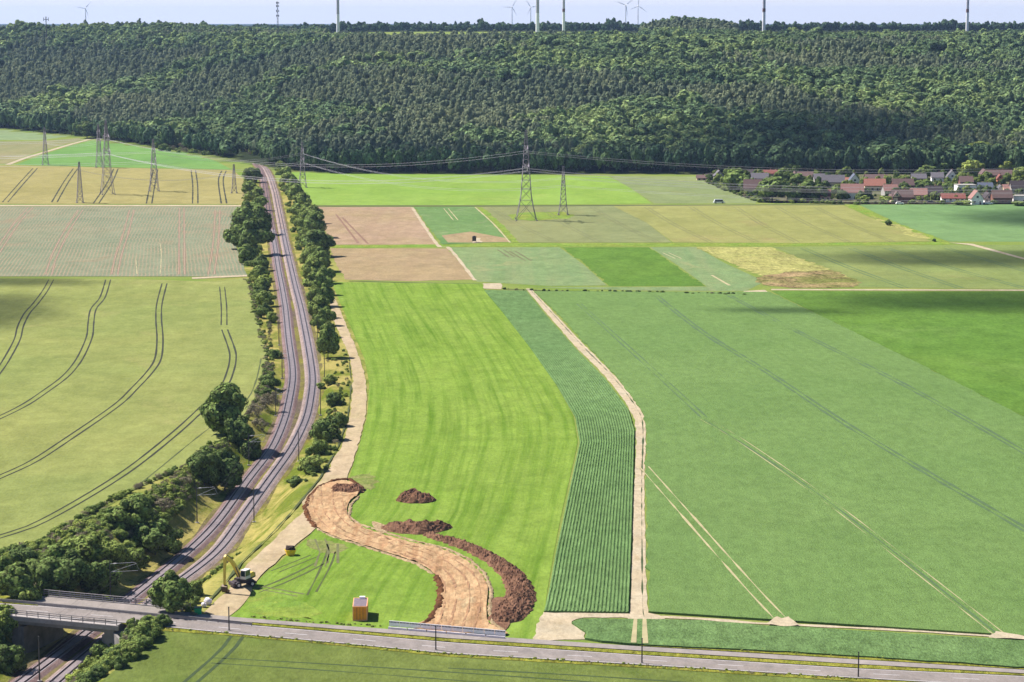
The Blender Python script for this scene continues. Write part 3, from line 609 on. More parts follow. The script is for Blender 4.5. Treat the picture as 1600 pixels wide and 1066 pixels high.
# ------------------------------------------------------------------ road bridge
conc = plain('weathered_concrete', (.20,.185,.18,1), .9, var=.3, vs=.5); rail_m = plain('railing_paint', (.27,.24,.24,1), .6, var=.1)
conc_l = plain('pale_concrete', (.30,.27,.26,1), .9, var=.15)
Bm = empty('road_bridge', (0,0,0)); tag(Bm, 'concrete road bridge with metal railings carrying the country road over the railway cutting', 'bridge')
ang = math.atan(RSL)
sN = lambda u, v: Vector((*gp(u, v, 0), 0))
bl, br = Vector((*gp(26, 962), 0)), Vector((*gp(180, 977), 0))
d_ = (br-bl).normalized(); nrm_ = Vector((-d_.y, d_.x, 0)); LEN = (br-bl).length
BM = Matrix(((d_.x, nrm_.x, 0, bl.x), (d_.y, nrm_.y, 0, bl.y), (0, 0, 1, 0), (0, 0, 0, 1)))
# local frame: x along the road, y across it to the far side
wid_n = (Vector((*gp(128, 940), 0))-bl).dot(nrm_)
mb = MB(); mb.box(-.5, LEN+.5, -1.4, wid_n, -1.0, .10, BM); mb.build('deck', conc, Bm)
mb = MB(); mb.box(-1.5, LEN+1.5, -1.75, -1.40, -.40, .36, BM); mb.build('edge_beam', conc_l, Bm)
mb = MB(); mb.box(-1.5, LEN+6, wid_n, wid_n+.35, -.55, .42, BM); mb.build('edge_beam', conc_l, Bm)
mb = MB(); mb.box(-3, LEN+5, 7.2, wid_n-.05, .10, .30, BM); mb.build('footway', asph2, Bm)
mb = MB(); mb.box(-1, LEN+1, -1.38, -.15, .10, .33, BM); mb.build('kerb', conc_l, Bm)
def railing(y, x0, x1, h, name='railing', solid=False, par=Bm, base=.3):
    mb = MB(); n = int((x1-x0)/2.0)
    for i in range(n+1): x = x0+(x1-x0)*i/n; mb.box(x-.05, x+.05, y-.05, y+.05, base, base+h, BM)
    for z in ((h, h*.66, h*.33) if not solid else (h,)): mb.box(x0, x1, y-.045, y+.045, base+z-.06, base+z+.03, BM)
    if solid: mb.box(x0, x1, y-.03, y+.03, base+h*.35, base+h*.85, BM)
    return mb.build(name, rail_m, par)
railing(-1.57, -1.3, LEN+1.2, 1.0, base=.4)
railing(wid_n+.15, -1.3, LEN+7.5, 1.05, base=.4)
railing(6.75, -9, LEN+22, .72, 'crash_barrier', True, base=.05); railing(-.25, -4, LEN+14, .6, 'crash_barrier', True, base=.3) if False else None
# abutments and wing walls
def wall(x0, x1, y0, y1, z0, z1, name='abutment', m=conc):
    mb = MB(); mb.box(x0, x1, y0, y1, z0, z1, BM); return mb.build(name, m, Bm)
wall(-4.2, 1.2, -1.3, wid_n-.1, -7.2, -1.0); wall(LEN-1.4, LEN+4.2, -1.3, wid_n-.1, -7.2, -1.0)
wall(1.2, 1.9, -1.0, wid_n-.6, -7.0, -1.6, 'bearing_wall'); wall(LEN-2.0, LEN-1.4, -1.0, wid_n-.6, -7.0, -1.6, 'bearing_wall')
for x, sgn in ((-.2, -1), (LEN+.2, 1)):
    for y0, dy in ((-1.3, -1), (wid_n-.1, 1)):
        a = Vector((x, y0, 0)); e = Vector((x+sgn*5.5, y0+dy*5.0, 0)); t_ = Vector((dy*sgn*.35, -.35*1, 0))
        vs = [a+Vector((0,0,-7)), e+Vector((0,0,-7)), e+Vector((0,0,-1.8)), a+Vector((0,0,-.9))]; o_ = Vector((-sgn*.0+.0, 0, 0)); th = Vector((sgn*.45*(-1), dy*.0, 0))
        mb = MB(); w8 = [BM @ v for v in vs]+[BM @ (v+Vector((sgn*.6, 0, 0))) for v in vs]
        mb.add(w8, [(0,1,2,3),(7,6,5,4),(3,2,6,7),(0,3,7,4),(1,5,6,2)]); mb.build('wing_wall', conc, Bm)
# railings standing beside the cycle path just beyond the bridge
fe = empty('metal_fence', (0,0,0)); tag(fe, 'long low grey metal fence running parallel behind the far bridge railing', 'fence')
railing(wid_n+2.2, -3.5, LEN+4, 1.0, 'fence_rail', par=fe, base=-.1)
# ------------------------------------------------------------------ catenary masts
mast_m = plain('mast_steel', (.10,.09,.085,1), .7, .2, var=.2); ins_m = plain('insulator_grey', (.45,.44,.45,1), .5)
def mast(u, v, h, side, arm, label, grp):
    x, y, z = gpt(u, v); m = empty('overhead_line_mast', (x, y, z-.2)); tag(m, label, 'mast', grp)
    mb = MB(); mb.bar((0,0,0), (0,0,h+.2), .16, 4, .10)
    for q in range(int(h/1.2)): pass
    mb.build('post', mast_m, m)
    mb = MB(); mb.box(-.35, .35, -.35, .35, -.1, .45); mb.build('foundation', conc_l, m)
    if arm:
        mb = MB(); L = arm*side
        mb.bar((0,0,h-.4), (L*.9,0,h-.1), .05); mb.bar((0,0,h-2.0), (L*.95,0,h-.3), .045); mb.bar((L*.1,0,h-1.9), (L,0,h-1.65), .045); mb.bar((L*.9,0,h-.1), (L*1.05,0,h-1.6), .03)
        mb.build('cantilever_arm', ins_m, m)
        for q_ in (.36, 1.87): mb = MB(); mb.bar((L*.12,0,h-q_), (L*.24,0,h-q_+.04), .1, 6); mb.build('insulator', ins_m, m)
    return m
LM = [(173,946,8.4,1,5.2,'catenary mast with bright cantilever arms rising from dark scrub just behind the bridge'), (308,818,8.2,1,4.2,'catenary mast with arms beside the left track below the big leafy bush'),
      (389,728,7.8,1,4.2,'catenary mast with arms in front of the dark tree group at the left track bend'), (431,651,7.8,1,3.8,'catenary mast beside the pale bare shrub left of the tracks'),
      (441,592,7.8,1,3.0,'slim catenary mast left of the tracks level with the round lone shrub'), (436,540,7.8,1,0,'slim catenary mast at the top of the dry grass left of the tracks'),
      (408,455,7.5,1,0,'catenary mast half hidden by the left hedge trees')]
RM_ = [(62,1066,7.6,-1,0,'dark mast at the lower left frame edge between the two tracks'), (397,817,7.6,-1,0,'bare mast beside the right track above the yellow grass slope'), (467,722,7.6,-1,0,'bare mast beside the right track near two round bushes'),
       (501,650,7.6,-1,0,'bare mast beside the right track left of the small dark shrub'), (507,592,7.6,-1,0,'bare mast beneath the round tree that ends the right hedge'), (496,538,7.4,-1,0,'bare mast in front of the right hedge between track and trees'), (486,488,7.4,-1,0,'thin mast by the tall right hedge trees, farthest of the right row')]
ml = [mast(*a, 'masts left of the railway') for a in LM]; mr = [mast(*a, 'masts right of the railway') for a in RM_]
wire_m = plain('wire_dark', (.06,.06,.065,1), .6, .3)
hv_m = plain('power_conductor', (.30,.29,.33,1), .6, .2)
def wire(name, A, B, sag, r, mat, label, cat, grp, n=24):
    A = Vector(A); B = Vector(B); pts = []
    for i in range(n+1):
        t = i/n; p = A.lerp(B, t); p.z -= sag*4*t*(1-t); pts.append(p)
    mb = MB(); vs = []; u = (B-A).normalized().cross(Vector((0,0,1))).normalized()
    for p in pts: vs += [p+u*r, p-u*r*.5+Vector((0,0,r*.87)), p-u*r*.5-Vector((0,0,r*.87))]
    mb.add(vs, [(i*3+j, i*3+(j+1) % 3, i*3+3+(j+1) % 3, i*3+3+j) for i in range(n) for j in range(3)])
    return tag(mb.build(name, mat), label, cat, grp)
for P, nm in ((TWs, 'left'), (TEs, 'right')):
    for dz, r, k in ((6.0, .018, 'contact wire'), (7.2, .018, 'messenger wire')):
        Q = P[(P[:,1] > 330) & (P[:,1] < 1100)][::6]; mb = MB()
        for a, b_ in zip(Q[:-1], Q[1:]):
            za, zb = float(ztr(a[1])), float(ztr(b_[1])); mb.bar((a[0],a[1],za+dz), (b_[0],b_[1],zb+dz), r, 3)
        tag(mb.build('overhead_wire', wire_m), 'thin railway %s strung above the %s hand track' % (k, nm), 'overhead wire', 'overhead wires of the railway')
# ------------------------------------------------------------------ roadside objects
blk = plain('dark_post', (.03,.025,.03,1), .7)
for u, v, lb in ((358,987,'slim dark post at the near road edge opposite the digger'), (681,1017.5,'slim dark post at the near road edge in front of the white barrier'), (1003,1038,'slim dark post at the near road edge in line with the sandy farm path'), (1341,1060,'slim dark post at the near road edge right of the sandy farm path')):
    x, y = gp(u, v); o = empty('roadside_post', (x, y, 0)); tag(o, lb, 'post', 'slim posts along the road')
    mb = MB(); mb.bar((0,0,0), (0,0,4.1), .12, 8, .09); mb.build('pole', blk, o)
    mb = MB(); mb.bar((0,0,4.1), (0,0,4.2), .13, 8); mb.build('cap', blk, o)
    mb = MB(); mb.box(-.25, .25, -.25, .25, 0, .25); mb.build('foot', conc, o)
# white barrier elements
wh = plain('barrier_white', (.86,.82,.86,1), .5, var=.04); dk = plain('barrier_dark', (.03,.025,.03,1), .6)
a0, a1 = Vector((*gp(608,981.5), 0)), Vector((*gp(790,997.5), 0)); nb = 11; dv = (a1-a0)/nb; rz = math.atan2(dv.y, dv.x); sl = dv.length
b0 = None
for i in range(nb):
    p = a0+dv*(i+.5)
    if b0 is None:
        b0 = empty('road_barrier', p, rz)
        mb = MB(); hw = sl/2-.04
        mb.box(-hw, hw, -.05, .05, .38, 1.30)
        for x in (-hw+.06, hw-.06): mb.box(x-.05, x+.05, -.045, .045, .1, .38)
        mb.build('panel', wh, b0)
        for x in (-hw*.6, hw*.6): mb = MB(); mb.box(x-.25, x+.25, -.3, .3, .0, .14); mb.build('foot', dk, b0)
        o = b0
        mb = MB(); 
        for k in range(7): x = -hw+(2*hw)*(k+.5)/7; mb.box(x-.085, x+.085, -.056, .056, .98, 1.20)
        mb.build('slot_row', dk, b0)
    else: o = copy_tree(b0); o.location = p
    tag(o, 'slotted white barrier panel in the row closing the dug access road', 'barrier', 'white barrier panels at the dug access')
    if i == 0: o['label'] = 'leftmost slotted white barrier panel, beside the mown grass patch'
    if i == nb-1: o['label'] = 'rightmost slotted white barrier panel, in front of the dark soil bank'
    if 0 < i < nb-1: o['label'] = ['','second','third','fourth','fifth','middle','fifth','fourth','third','second'][i]+' slotted white barrier panel'+('' if i == 5 else ' from the '+('left' if i < 5 else 'right')+' end')+' of the row at the dug access'
bl_m = plain('low_kerb_grey', (.62,.57,.62,1), .8)
g0, g1 = Vector((*gp(606,984.5), 0)), Vector((*gp(790,1000), 0)); dv = (g1-g0)/6; rz = math.atan2(dv.y, dv.x); b1 = None
for i in range(6):
    p = g0+dv*(i+.5)
    if b1 is None:
        b1 = empty('guide_block', p, rz); hw = dv.length/2-.08; mb = MB()
        mb.prism([(-hw,0),(hw,0),(hw,.12),(-hw,.12)], -.3, .3); mb.prism([(-hw,.12),(hw,.12),(hw-.03,.55),(-hw+.03,.55)], -.1, .1); mb.build('body', bl_m, b1)
        mb = MB(); mb.box(-hw+.3, -hw+1.1, -.31, -.305, .01, .1); mb.build('slot', dk, b1); o = b1
    else: o = copy_tree(b1); o.location = p
    tag(o, ['leftmost','second from left','third from left','third from right','second from right','rightmost'][i]+' of the low grey kerb blocks below the white barrier', 'kerb block', 'grey kerb blocks below the white barrier')
# orange container
org = plain('container_orange', (.95,.30,.02,1), .55, var=.2, vs=1.2); orl = plain('container_frame', (.9,.42,.2,1), .5); rf = plain('container_roof', S(200,180,200), .5, var=.15)
x, y = gp(561.5, 971); cn = empty('site_container', (x, y+3.0, 0), math.radians(2)); tag(cn, 'orange steel site container with a grey roof standing on the mown grass', 'container')
mb = MB(); mb.box(-1.15, 1.15, -2.95, 2.95, .2, 2.5)
for k in range(22):
    yy = -2.8+k*.27
    for sx in (-1, 1): mb.box(min(sx*1.15, sx*1.2), max(sx*1.15, sx*1.2), yy, yy+.13, .3, 2.4)

mb.build('body', org, cn)
mb = MB()
for sx in (-1, 1):
    for y0 in (-3.03, 2.91): mb.box(min(sx*1.1, sx*1.24), max(sx*1.1, sx*1.24), y0, y0+.12, .1, 2.6)
for z0 in (.1, 2.46):
    mb.box(-1.1, 1.1, -3.04, -2.92, z0, z0+.14); mb.box(-1.1, 1.1, 2.92, 3.04, z0, z0+.14)
    for sx in (-1, 1): mb.box(min(sx*1.13, sx*1.23), max(sx*1.13, sx*1.23), -2.91, 2.91, z0, z0+.14)
mb.build('frame', orl, cn)
mb = MB(); mb.box(-1.1, 1.1, -2.9, 2.9, 2.5, 2.56)
for k in range(10): mb.box(-1.0, 1.0, -2.7+k*.58, -2.5+k*.58, 2.56, 2.6)
mb.build('roof', rf, cn)
mb = MB(); mb.box(-.02, .02, -3.06, -3.03, .3, 2.4); mb.box(.5, .54, -3.08, -3.04, .3, 2.4); mb.box(-.54, -.5, -3.08, -3.04, .3, 2.4); mb.build('door_bar', dk, cn)
mb = MB(); mb.box(-.2, .75, 2.2, 2.8, 2.6, 2.95); mb.build('roof_box', wh, cn)
# green cabin + bags + yellow skip
grn = plain('bin_green', (.01,.35,.12,1), .5, var=.1)
x, y = gp(309.5, 961); bn = empty('waste_container', (x, y, 0), .1); tag(bn, 'green waste container standing by the road end of the service path', 'waste container')
mb = MB(); mb.prism([(-.55,.1),(.55,.1),(.65,1.25),(-.65,1.25)], -.5, .5); mb.build('body', grn, bn)
mb = MB(); mb.prism([(-.7,1.25),(.7,1.25),(.6,1.4),(-.6,1.4)], -.55, .55); mb.build('lid', plain('bin_lid', S(20,110,60), .5), bn)
for sx in (-.45, .45):
    for sy in (-.4, .4): mb = MB(); mb.bar((sx-.04, sy, .1), (sx+.04, sy, .1), .1, 8); mb.build('wheel', dk, bn)
bag_m = plain('bag_fabric', (.7,.64,.7,1), .85, var=.12, vs=3)
def blob(seed, sx, sy, sz, mat, name, n=12, amp=.18, parent=None):
    bm = bmesh.new(); bmesh.ops.create_icosphere(bm, subdivisions=3, radius=1)
    for v in bm.verts:
        k = 1+amp*noise.noise(v.co*1.7+Vector((seed,)*3))*2; q = v.co*k
        for a in (0, 1): q[a] = math.copysign(abs(q[a])**.75, q[a])
        v.co = Vector((q.x*sx, q.y*sy, max(q.z*sz+sz*.85, 0)))
    me = bpy.data.meshes.new(name); bm.to_mesh(me); bm.free(); me.materials.append(mat); o = bpy.data.objects.new(name, me); C.objects.link(o); o.parent = parent; return o
for (u, v, s, lb) in ((318.5,949,.75,'smaller pale building material sack beside the green waste container'), (325,945,1.05,'larger pale building material sack at the end of the service path')):
    x, y = gp(u, v); o = blob(u, .62*s, .58*s, .55*s, bag_m, 'bulk_bag'); o.location = (x, y, .1); tag(o, lb, 'sack')
    for sx in (-.4, .4): mb = MB(); mb.bar((sx*s, -.3*s, .7*s), (sx*s, .3*s, 1.05*s), .04); mb.build('lifting_strap', dk, o)
ylw = plain('machine_yellow', (.85,.55,.02,1), .45, var=.1, vs=2); ylw2 = plain('digger_yellow', (.66,.47,.08,1), .5, var=.1)
x, y = gp(453.5, 868); sk = empty('earth_skip', (x, y, .05), .35); tag(sk, 'small yellow open skip heaped with dark soil at the edge of the service path', 'skip')
mb = MB()
ow = [(-.6,-.6),(.6,-.6),(.6,.6),(-.6,.6)]; tw = [(-.95,-.8),(.95,-.8),(.95,.8),(-.95,.8)]
mb.add([(a,b_,0) for a,b_ in ow]+[(a,b_,1.05) for a,b_ in tw], [(3,2,1,0)]+[(i,(i+1)%4,4+(i+1)%4,4+i) for i in range(4)]); mb.build('tub', ylw, sk)
mb = MB()
for i in range(4): a, b_ = tw[i], tw[(i+1) % 4]; mb.bar((*a, 1.05), (*b_, 1.05), .07)
mb.build('rim', ylw, sk)
so = blob(9, .88, .72, .55, plain('skip_soil', (.045,.028,.022,1), 1, var=.4, vs=4), 'soil_load', amp=.3, parent=sk); so.location = (0, 0, .75)
# ------------------------------------------------------------------ wheeled excavator
tyr = plain('tyre', (.035,.03,.035,1), .9); chs = plain('chassis_dark', S(104,88,100), .6); cabm = plain('cab_white', (.62,.58,.58,1), .45); gls = plain('cab_glass', (.02,.035,.05,1), .1, spec=.8)
x, y = gp(380, 917); ex = empty('excavator', (x, y, .16)); tag(ex, 'yellow wheeled excavator with a white cab, its boom raised and bucket resting on the path', 'excavator')
rzl = math.radians(28); RU = Matrix.Rotation(rzl, 4, 'Z')     # undercarriage
mb = MB(); mb.box(-1.9, 1.9, -.55, .55, .55, 1.05, RU); mb.box(-2.35, -1.9, -1.2, 1.2, .3, .95, RU); mb.box(1.9, 2.2, -1.1, 1.1, .4, .8, RU); mb.build('chassis', chs, ex)
for sx in (-1.3, 1.3):
    for sy in (-1, 1):
        mb = MB(); a = RU @ Vector((sx, sy*1.25, .5)); b_ = RU @ Vector((sx, sy*.75, .5)); mb.bar(a, b_, .52, 16); wl = mb.build('wheel', tyr, ex)
        mb = MB(); a = RU @ Vector((sx, sy*1.28, .5)); b_ = RU @ Vector((sx, sy*1.2, .5)); mb.bar(a, b_, .27, 12); mb.build('rim', cabm, wl)
hd = Vector((-2.45, -5.6, 0)).normalized(); sd = Vector((-hd.y, hd.x, 0))     # heading, left hand side
U = Matrix(((hd.x, sd.x, 0, 0), (hd.y, sd.y, 0, 0), (0, 0, 1, 0), (0, 0, 0, 1)))
mb = MB(); mb.bar(U @ Vector((0,0,1.0)), U @ Vector((0,0,1.25)), .8, 16); mb.box(-1.9, 1.1, -1.2, 1.2, 1.25, 1.55, U); mb.build('turntable', chs, ex)
mb = MB()
P = [(-2.1,1.55),(-.1,1.55),(-.1,2.35),(-1.6,2.4),(-2.1,2.15)]
mb.prism([(p[0],p[1]) for p in P], -1.2, 1.2, U); mb.build('engine_cover', ylw2, ex)
mb = MB(); mb.prism([(-2.5,1.3),(-2.1,1.25),(-2.1,2.2),(-2.4,2.1)], -1.15, 1.15, U); mb.build('counterweight', chs, ex)
# cab on the left hand side (towards +x in the picture)
cy0, cy1 = .25, 1.25
mb = MB()
for (xa, ya) in ((-.45,cy0),(-.45,cy1-.08),(1.25,cy0),(1.25,cy1-.08)): mb.box(xa, xa+.08, ya, ya+.08, 1.55, 3.05, U)
mb.box(-.5, 1.38, cy0-.05, cy1+.05, 3.05, 3.17, U); mb.box(-.47, 1.35, cy0-.02, cy1+.02, 1.55, 2.05, U)
cb = mb.build('cab', cabm, ex)
mb = MB(); mb.box(-.42, 1.30, cy0+.03, cy1-.03, 2.05, 3.05, U); mb.build('cab_window', gls, cb)
def arm(pts, w, hs, name, mat, y=-.25):
    mb = MB()
    for (a, b_), (h0, h1) in zip(zip(pts[:-1], pts[1:]), zip(hs[:-1], hs[1:])):
        a = Vector((a[0], y, a[1])); b_ = Vector((b_[0], y, b_[1])); d = (b_-a).normalized(); nn = Vector((-d.z, 0, d.x))
        vs = []
        for p, h in ((a, h0), (b_, h1)):
            for s, t in ((-1,-1),(1,-1),(1,1),(-1,1)): vs.append(U @ (p+Vector((0, s*w, 0))+nn*h*t))
        mb.add(vs, [(0,1,2,3),(7,6,5,4),(0,4,5,1),(1,5,6,2),(2,6,7,3),(3,7,4,0)])
    return mb.build(name, mat, ex)
arm([(.7,1.9),(2.6,4.3),(3.4,5.2),(5.7,6.4)], .2, [.3,.36,.33,.2], 'boom', ylw2)
arm([(5.35,6.75),(5.75,6.3),(5.95,3.6),(6.05,1.5)], .17, [.15,.3,.22,.13], 'stick', ylw2)
for s in (-.5, .0): mb = MB(); mb.bar(U @ Vector((1.1, s, 1.8)), U @ Vector((2.5, s, 4.0)), .09, 8); mb.build('boom_cylinder', chs, ex)
mb = MB(); mb.bar(U @ Vector((3.3, -.25, 5.7)), U @ Vector((5.3, -.25, 6.8)), .09, 8); mb.build('stick_cylinder', chs, ex)
mb = MB(); mb.bar(U @ Vector((5.55,-.25,5.2)), U @ Vector((5.75,-.25,2.0)), .08, 8); mb.build('bucket_cylinder', chs, ex)
mb = MB(); bp = [(5.95,1.55),(6.3,1.2),(6.35,.6),(6.0,.1),(5.45,.05),(5.2,.3),(5.35,.55),(5.7,.5),(5.85,.8)]
mb.prism(bp, -.8, .3, U)
for k in range(5): mb.box(5.05, 5.3, -.78+k*.24, -.68+k*.24, .2, .3, U)
mb.build('bucket', plain('bucket_steel', S(120,96,70), .5, .3), ex)
# ------------------------------------------------------------------ pylons
lat = plain('galvanised_steel', (.30,.30,.33,1), .55, .3, var=.1); lat_d = plain('weathered_pylon', (.19,.165,.20,1), .6, .2, var=.12)
def pylon(name, u, v, h, base, neck, arms, label, rz=0.0, br=.12, mat=lat_d, grp='high voltage pylons', world=None, splay=.28, nsec=12):
    x, y = world or gp(u, v); p = empty(name, (x, y, .12), rz); tag(p, label, 'pylon', grp)
    top = .35
    def hwid(z):   # half width
        t = z/h
        if t < splay: return base/2+(neck/2-base/2)*(t/splay)**.8
        return neck/2+(top-neck/2)*((t-splay)/(1-splay))
    for sx, sy in ((-1,-1),(1,-1),(1,1),(-1,1)):
        mb = MB(); zs = [0, h*splay*.5, h*splay, h*.6, h*.8, h]
        for a, b_ in zip(zs[:-1], zs[1:]): mb.bar((sx*hwid(a), sy*hwid(a), a), (sx*hwid(b_), sy*hwid(b_), b_), br*1.25)
        mb.build('leg', mat, p)
    mb = MB(); z = 0.0
    zs = [0.0]
    while zs[-1] < h-1: zs.append(min(h, zs[-1]+max(1.6, hwid(zs[-1])*1.9)))
    for a, b_ in zip(zs[:-1], zs[1:]):
        wa, wb = hwid(a), hwid(b_); ca = [(-wa,-wa,a),(wa,-wa,a),(wa,wa,a),(-wa,wa,a)]; cb_ = [(-wb,-wb,b_),(wb,-wb,b_),(wb,wb,b_),(-wb,wb,b_)]
        for i in range(4): j = (i+1) % 4; mb.bar(ca[i], cb_[j], br*.7, 3); mb.bar(ca[j], cb_[i], br*.7, 3); mb.bar(cb_[i], cb_[j], br*.7, 3)
    mb.build('bracing', mat, p)
    for z, L in arms:
        mb = MB(); wz = hwid(z)
        for s in (-1, 1):
            tip = (0, s*L, z)
            for sx in (-1, 1): mb.bar((sx*wz, s*wz, z), tip, br*.8, 3); mb.bar((sx*wz, s*wz, z+1.9), tip, br*.7, 3)
            for k in (1, 2, 3, 4):
                t = k/5; yy = s*(wz+(L-wz)*t); xx = wz*(1-t); mb.bar((-xx, yy, z), (xx, yy, z), br*.5, 3); mb.bar((xx, yy, z), (xx, s*(wz+(L-wz)*(t-.2)), z+1.9*(1-t+.2)), br*.5, 3)
        mb.build('cross_arm', mat, p)
        for s in (-1, 1):
            for t in ((1, .6) if L > 6 else (1,)): mb = MB(); mb.bar((0, s*L*t, z), (0, s*L*t, z-1.8), .12, 5); mb.build('insulator', ins_m, p)
    for sx in (-1, 1):
        for sy in (-1, 1): mb = MB(); mb.box(sx*base/2-.5, sx*base/2+.5, sy*base/2-.5, sy*base/2+.5, -.2, .35); mb.build('foundation', conc_l, p)
    return p
A_arms = [(27.5, 13), (36.5, 10)]
PA = pylon('pylon', 168, 304, 43.5, 7.6, 4.6, [(25.5,13),(34,10)], 'heavy lattice pylon with two wide cross arms on the ripening field at left', rz=.35)
PB = pylon('pylon', 822, 344, 46.0, 10.5, 5.2, A_arms, 'tallest lattice pylon with splayed legs standing in the middle field', rz=.05, br=.14)
PC = pylon('pylon', 241, 299, 31.0, 5.4, 3.8, [(19,9),(25,7)], 'grey lattice pylon with two cross arms, right neighbour of the heavy pylon', rz=.3)
PD = pylon('pylon', 473, 293, 28.0, 4.6, 3.0, [(17,8),(22.5,6.5)], 'narrow lattice pylon at the forest edge right of the railway bend', rz=.2)
PE = pylon('pylon', 880, 336, 25.5, 5.0, 3.0, [(17,5.5),(21,4.5)], 'shorter lattice pylon just right of the tallest pylon', rz=.05)
PF = pylon('pylon', 125, 317, 23.0, 3.6, 2.6, [(20,3)], 'short narrow lattice pylon nearest the farm track on the ripening field', rz=.3)
PG = pylon('pylon', 366, 302, 17.0, 3.2, 2.2, [(13.5,3)], 'small lattice pylon left of the hedge beside the railway', rz=.2)
PH = pylon('pylon', 71, 258, 26.5, 4.4, 3.0, [(17,7),(22,5.5)], 'pale distant lattice pylon at the left beside the white field track', rz=.35)
PI = pylon('pylon', 155, 262, 30.0, 4.6, 3.2, [(19,8),(25,6)], 'faint distant lattice pylon half hidden behind the heavy pylon', rz=.35)
def armpt(p, y, z): return p.matrix_basis @ Vector((0, y, z-1.8))
def line(p, q, za, ya, zb, yb, sag, label, grp):
    for s in (-1, 1):
        A = armpt(p, s*ya, za) if p.__class__ is bpy.types.Object else Vector(p)+Vector((0, s*ya, za)); B = armpt(q, s*yb, zb) if q.__class__ is bpy.types.Object else Vector(q)+Vector((0, s*yb, zb))
        wire('power_line', A, B, sag, .05, hv_m, ('near ' if s < 0 else 'far ')+'side '+label, 'power line', grp)
G1 = 'power lines between the pylons'
offR = (340, 1158, 0); offL = (-640, 1610, 0); offR2 = (320, 1130, 0)
for (za, ya), (zb, yb), pos in (((25.5,13),(27.5,13),'outer lower'), ((25.5,8),(27.5,8),'inner lower'), ((34,10),(36.5,10),'upper')):
    line(PA, PB, za, ya, zb, yb, 11, pos+' conductor from the heavy left pylon to the tallest pylon', G1)
    line(offL, PA, za, ya, za, ya, 8, pos+' conductor running left out of the picture from the heavy pylon', G1)
    line(PB, offR, zb, yb, zb-2, yb, 8, pos+' conductor running right from the tallest pylon past the village', G1)
for (za, ya), (zb, yb), pos in (((19,9),(17,8),'lower'), ((25,7),(22.5,6.5),'upper')):
    line(PC, PD, za, ya, zb, yb, 5, pos+' conductor crossing the railway bend to the forest edge pylon', G1)
    line(offL, PC, za, ya, za, ya, 7, pos+' conductor running left from the grey pylon beside the heavy one', G1)
for (zb, yb), pos in (((17,5.5),'lower'), ((21,4.5),'upper')):
    line(PD, PE, 17 if zb == 17 else 22.5, 8 if zb == 17 else 6.5, zb, yb, 8, pos+' conductor from the forest edge pylon to the short middle pylon', G1)
    line(PE, offR2, zb, yb, zb+1, yb, 5, pos+' conductor running right from the short middle pylon', G1)
line(PF, PG, 20, 3, 13.5, 3, 5, 'conductor joining the two small pylons left of the railway', G1)
line(PH, PI, 17, 7, 19, 8, 2, 'conductor joining the two faint distant pylons', G1)
# ------------------------------------------------------------------ skyline masts and turbines
twm = plain('turbine_white', (.8,.8,.84,1), .5, var=.03); twg = plain('turbine_grey', (.45,.44,.50,1), .5, var=.03); red = plain('turbine_band', S(170,120,116), .5)
def hz(x, Y): return T(x, Y)
def turbine(u, Y, hub, r, label, yaw, ph, band=None, base_r=2.3, vbase=None):
    x = (u-800)/F*Y; z = hz(x, Y)-1; t = empty('wind_turbine', (x, Y, z), yaw); tag(t, label, 'wind turbine', 'wind turbines on the skyline')
    def rr(q): return base_r+(base_r*.55-base_r)*q/hub
    mb = MB(); hs = 30 if band else hub
    if band:
        mb.bar((0,0,0), (0,0,hs), rr(0), 16, rr(hs)); mb.build('tower_base', twm, t)
        mb = MB(); mb.bar((0,0,hs), (0,0,hub), rr(hs)+.02, 16, rr(hub)); mb.build('tower', twg if band != 'w' else twm, t)
        if band == 'r': mb = MB(); mb.bar((0,0,hs+1), (0,0,hs+5), rr(hs)+.12, 16, rr(hs)+.1); mb.build('colour_band', red, t)
    else: mb.bar((0,0,0), (0,0,hub), rr(0), 12, rr(hub)); mb.build('tower', twm, t)
    mb = MB(); mb.box(-1.8, 1.8, -3, 7, hub-1.5, hub+2.3); mb.build('nacelle', twm, t)
    mb = MB(); mb.bar((0,-3.2,hub+.4), (0,-5,hub+.4), 1.7, 12, .7); hb = mb.build('hub', twm, t)
    for k in range(3):
        a = ph+k*2*math.pi/3; d = Vector((math.sin(a), 0, math.cos(a))); s = Vector((math.cos(a), 0, -math.sin(a))); c0 = Vector((0,-4,hub+.4)); mb = MB(); st = []
        for q, w_, th in ((.0,.8,.8),(.08,1.0,.8),(.2,1.9,.45),(.6,1.1,.25),(1,.25,.08)):
            c = c0+d*(1+q*r); st += [c+s*w_*.35, c+Vector((0,th,0)), c-s*w_*.8, c-Vector((0,th,0))]
        mb.add(st, [(i*4+j, i*4+(j+1) % 4, i*4+4+(j+1) % 4, i*4+4+j) for i in range(4) for j in range(4)]); mb.build('blade', twm, t)
turbine(530.5, 3050, 120, 50, 'pale wind turbine tower cut by the top edge, leftmost of the five', .3, .5, 'g', 2.2)
turbine(839.5, 2950, 120, 50, 'thickest wind turbine tower, grey above white, left one of the middle pair', .3, 1.1, 'g', 2.4)
turbine(880, 3150, 120, 50, 'slimmer grey and white wind turbine tower, right one of the middle pair', .3, .2, 'r', 2.0)
turbine(1190, 2900, 120, 50, 'wind turbine tower with a dull red band above the right hand woodland', .2, .8, 'r', 2.1)
turbine(1505, 2950, 120, 50, 'wind turbine tower cut by the top edge near the right end of the skyline', .2, 1.6, 'r', 2.0)
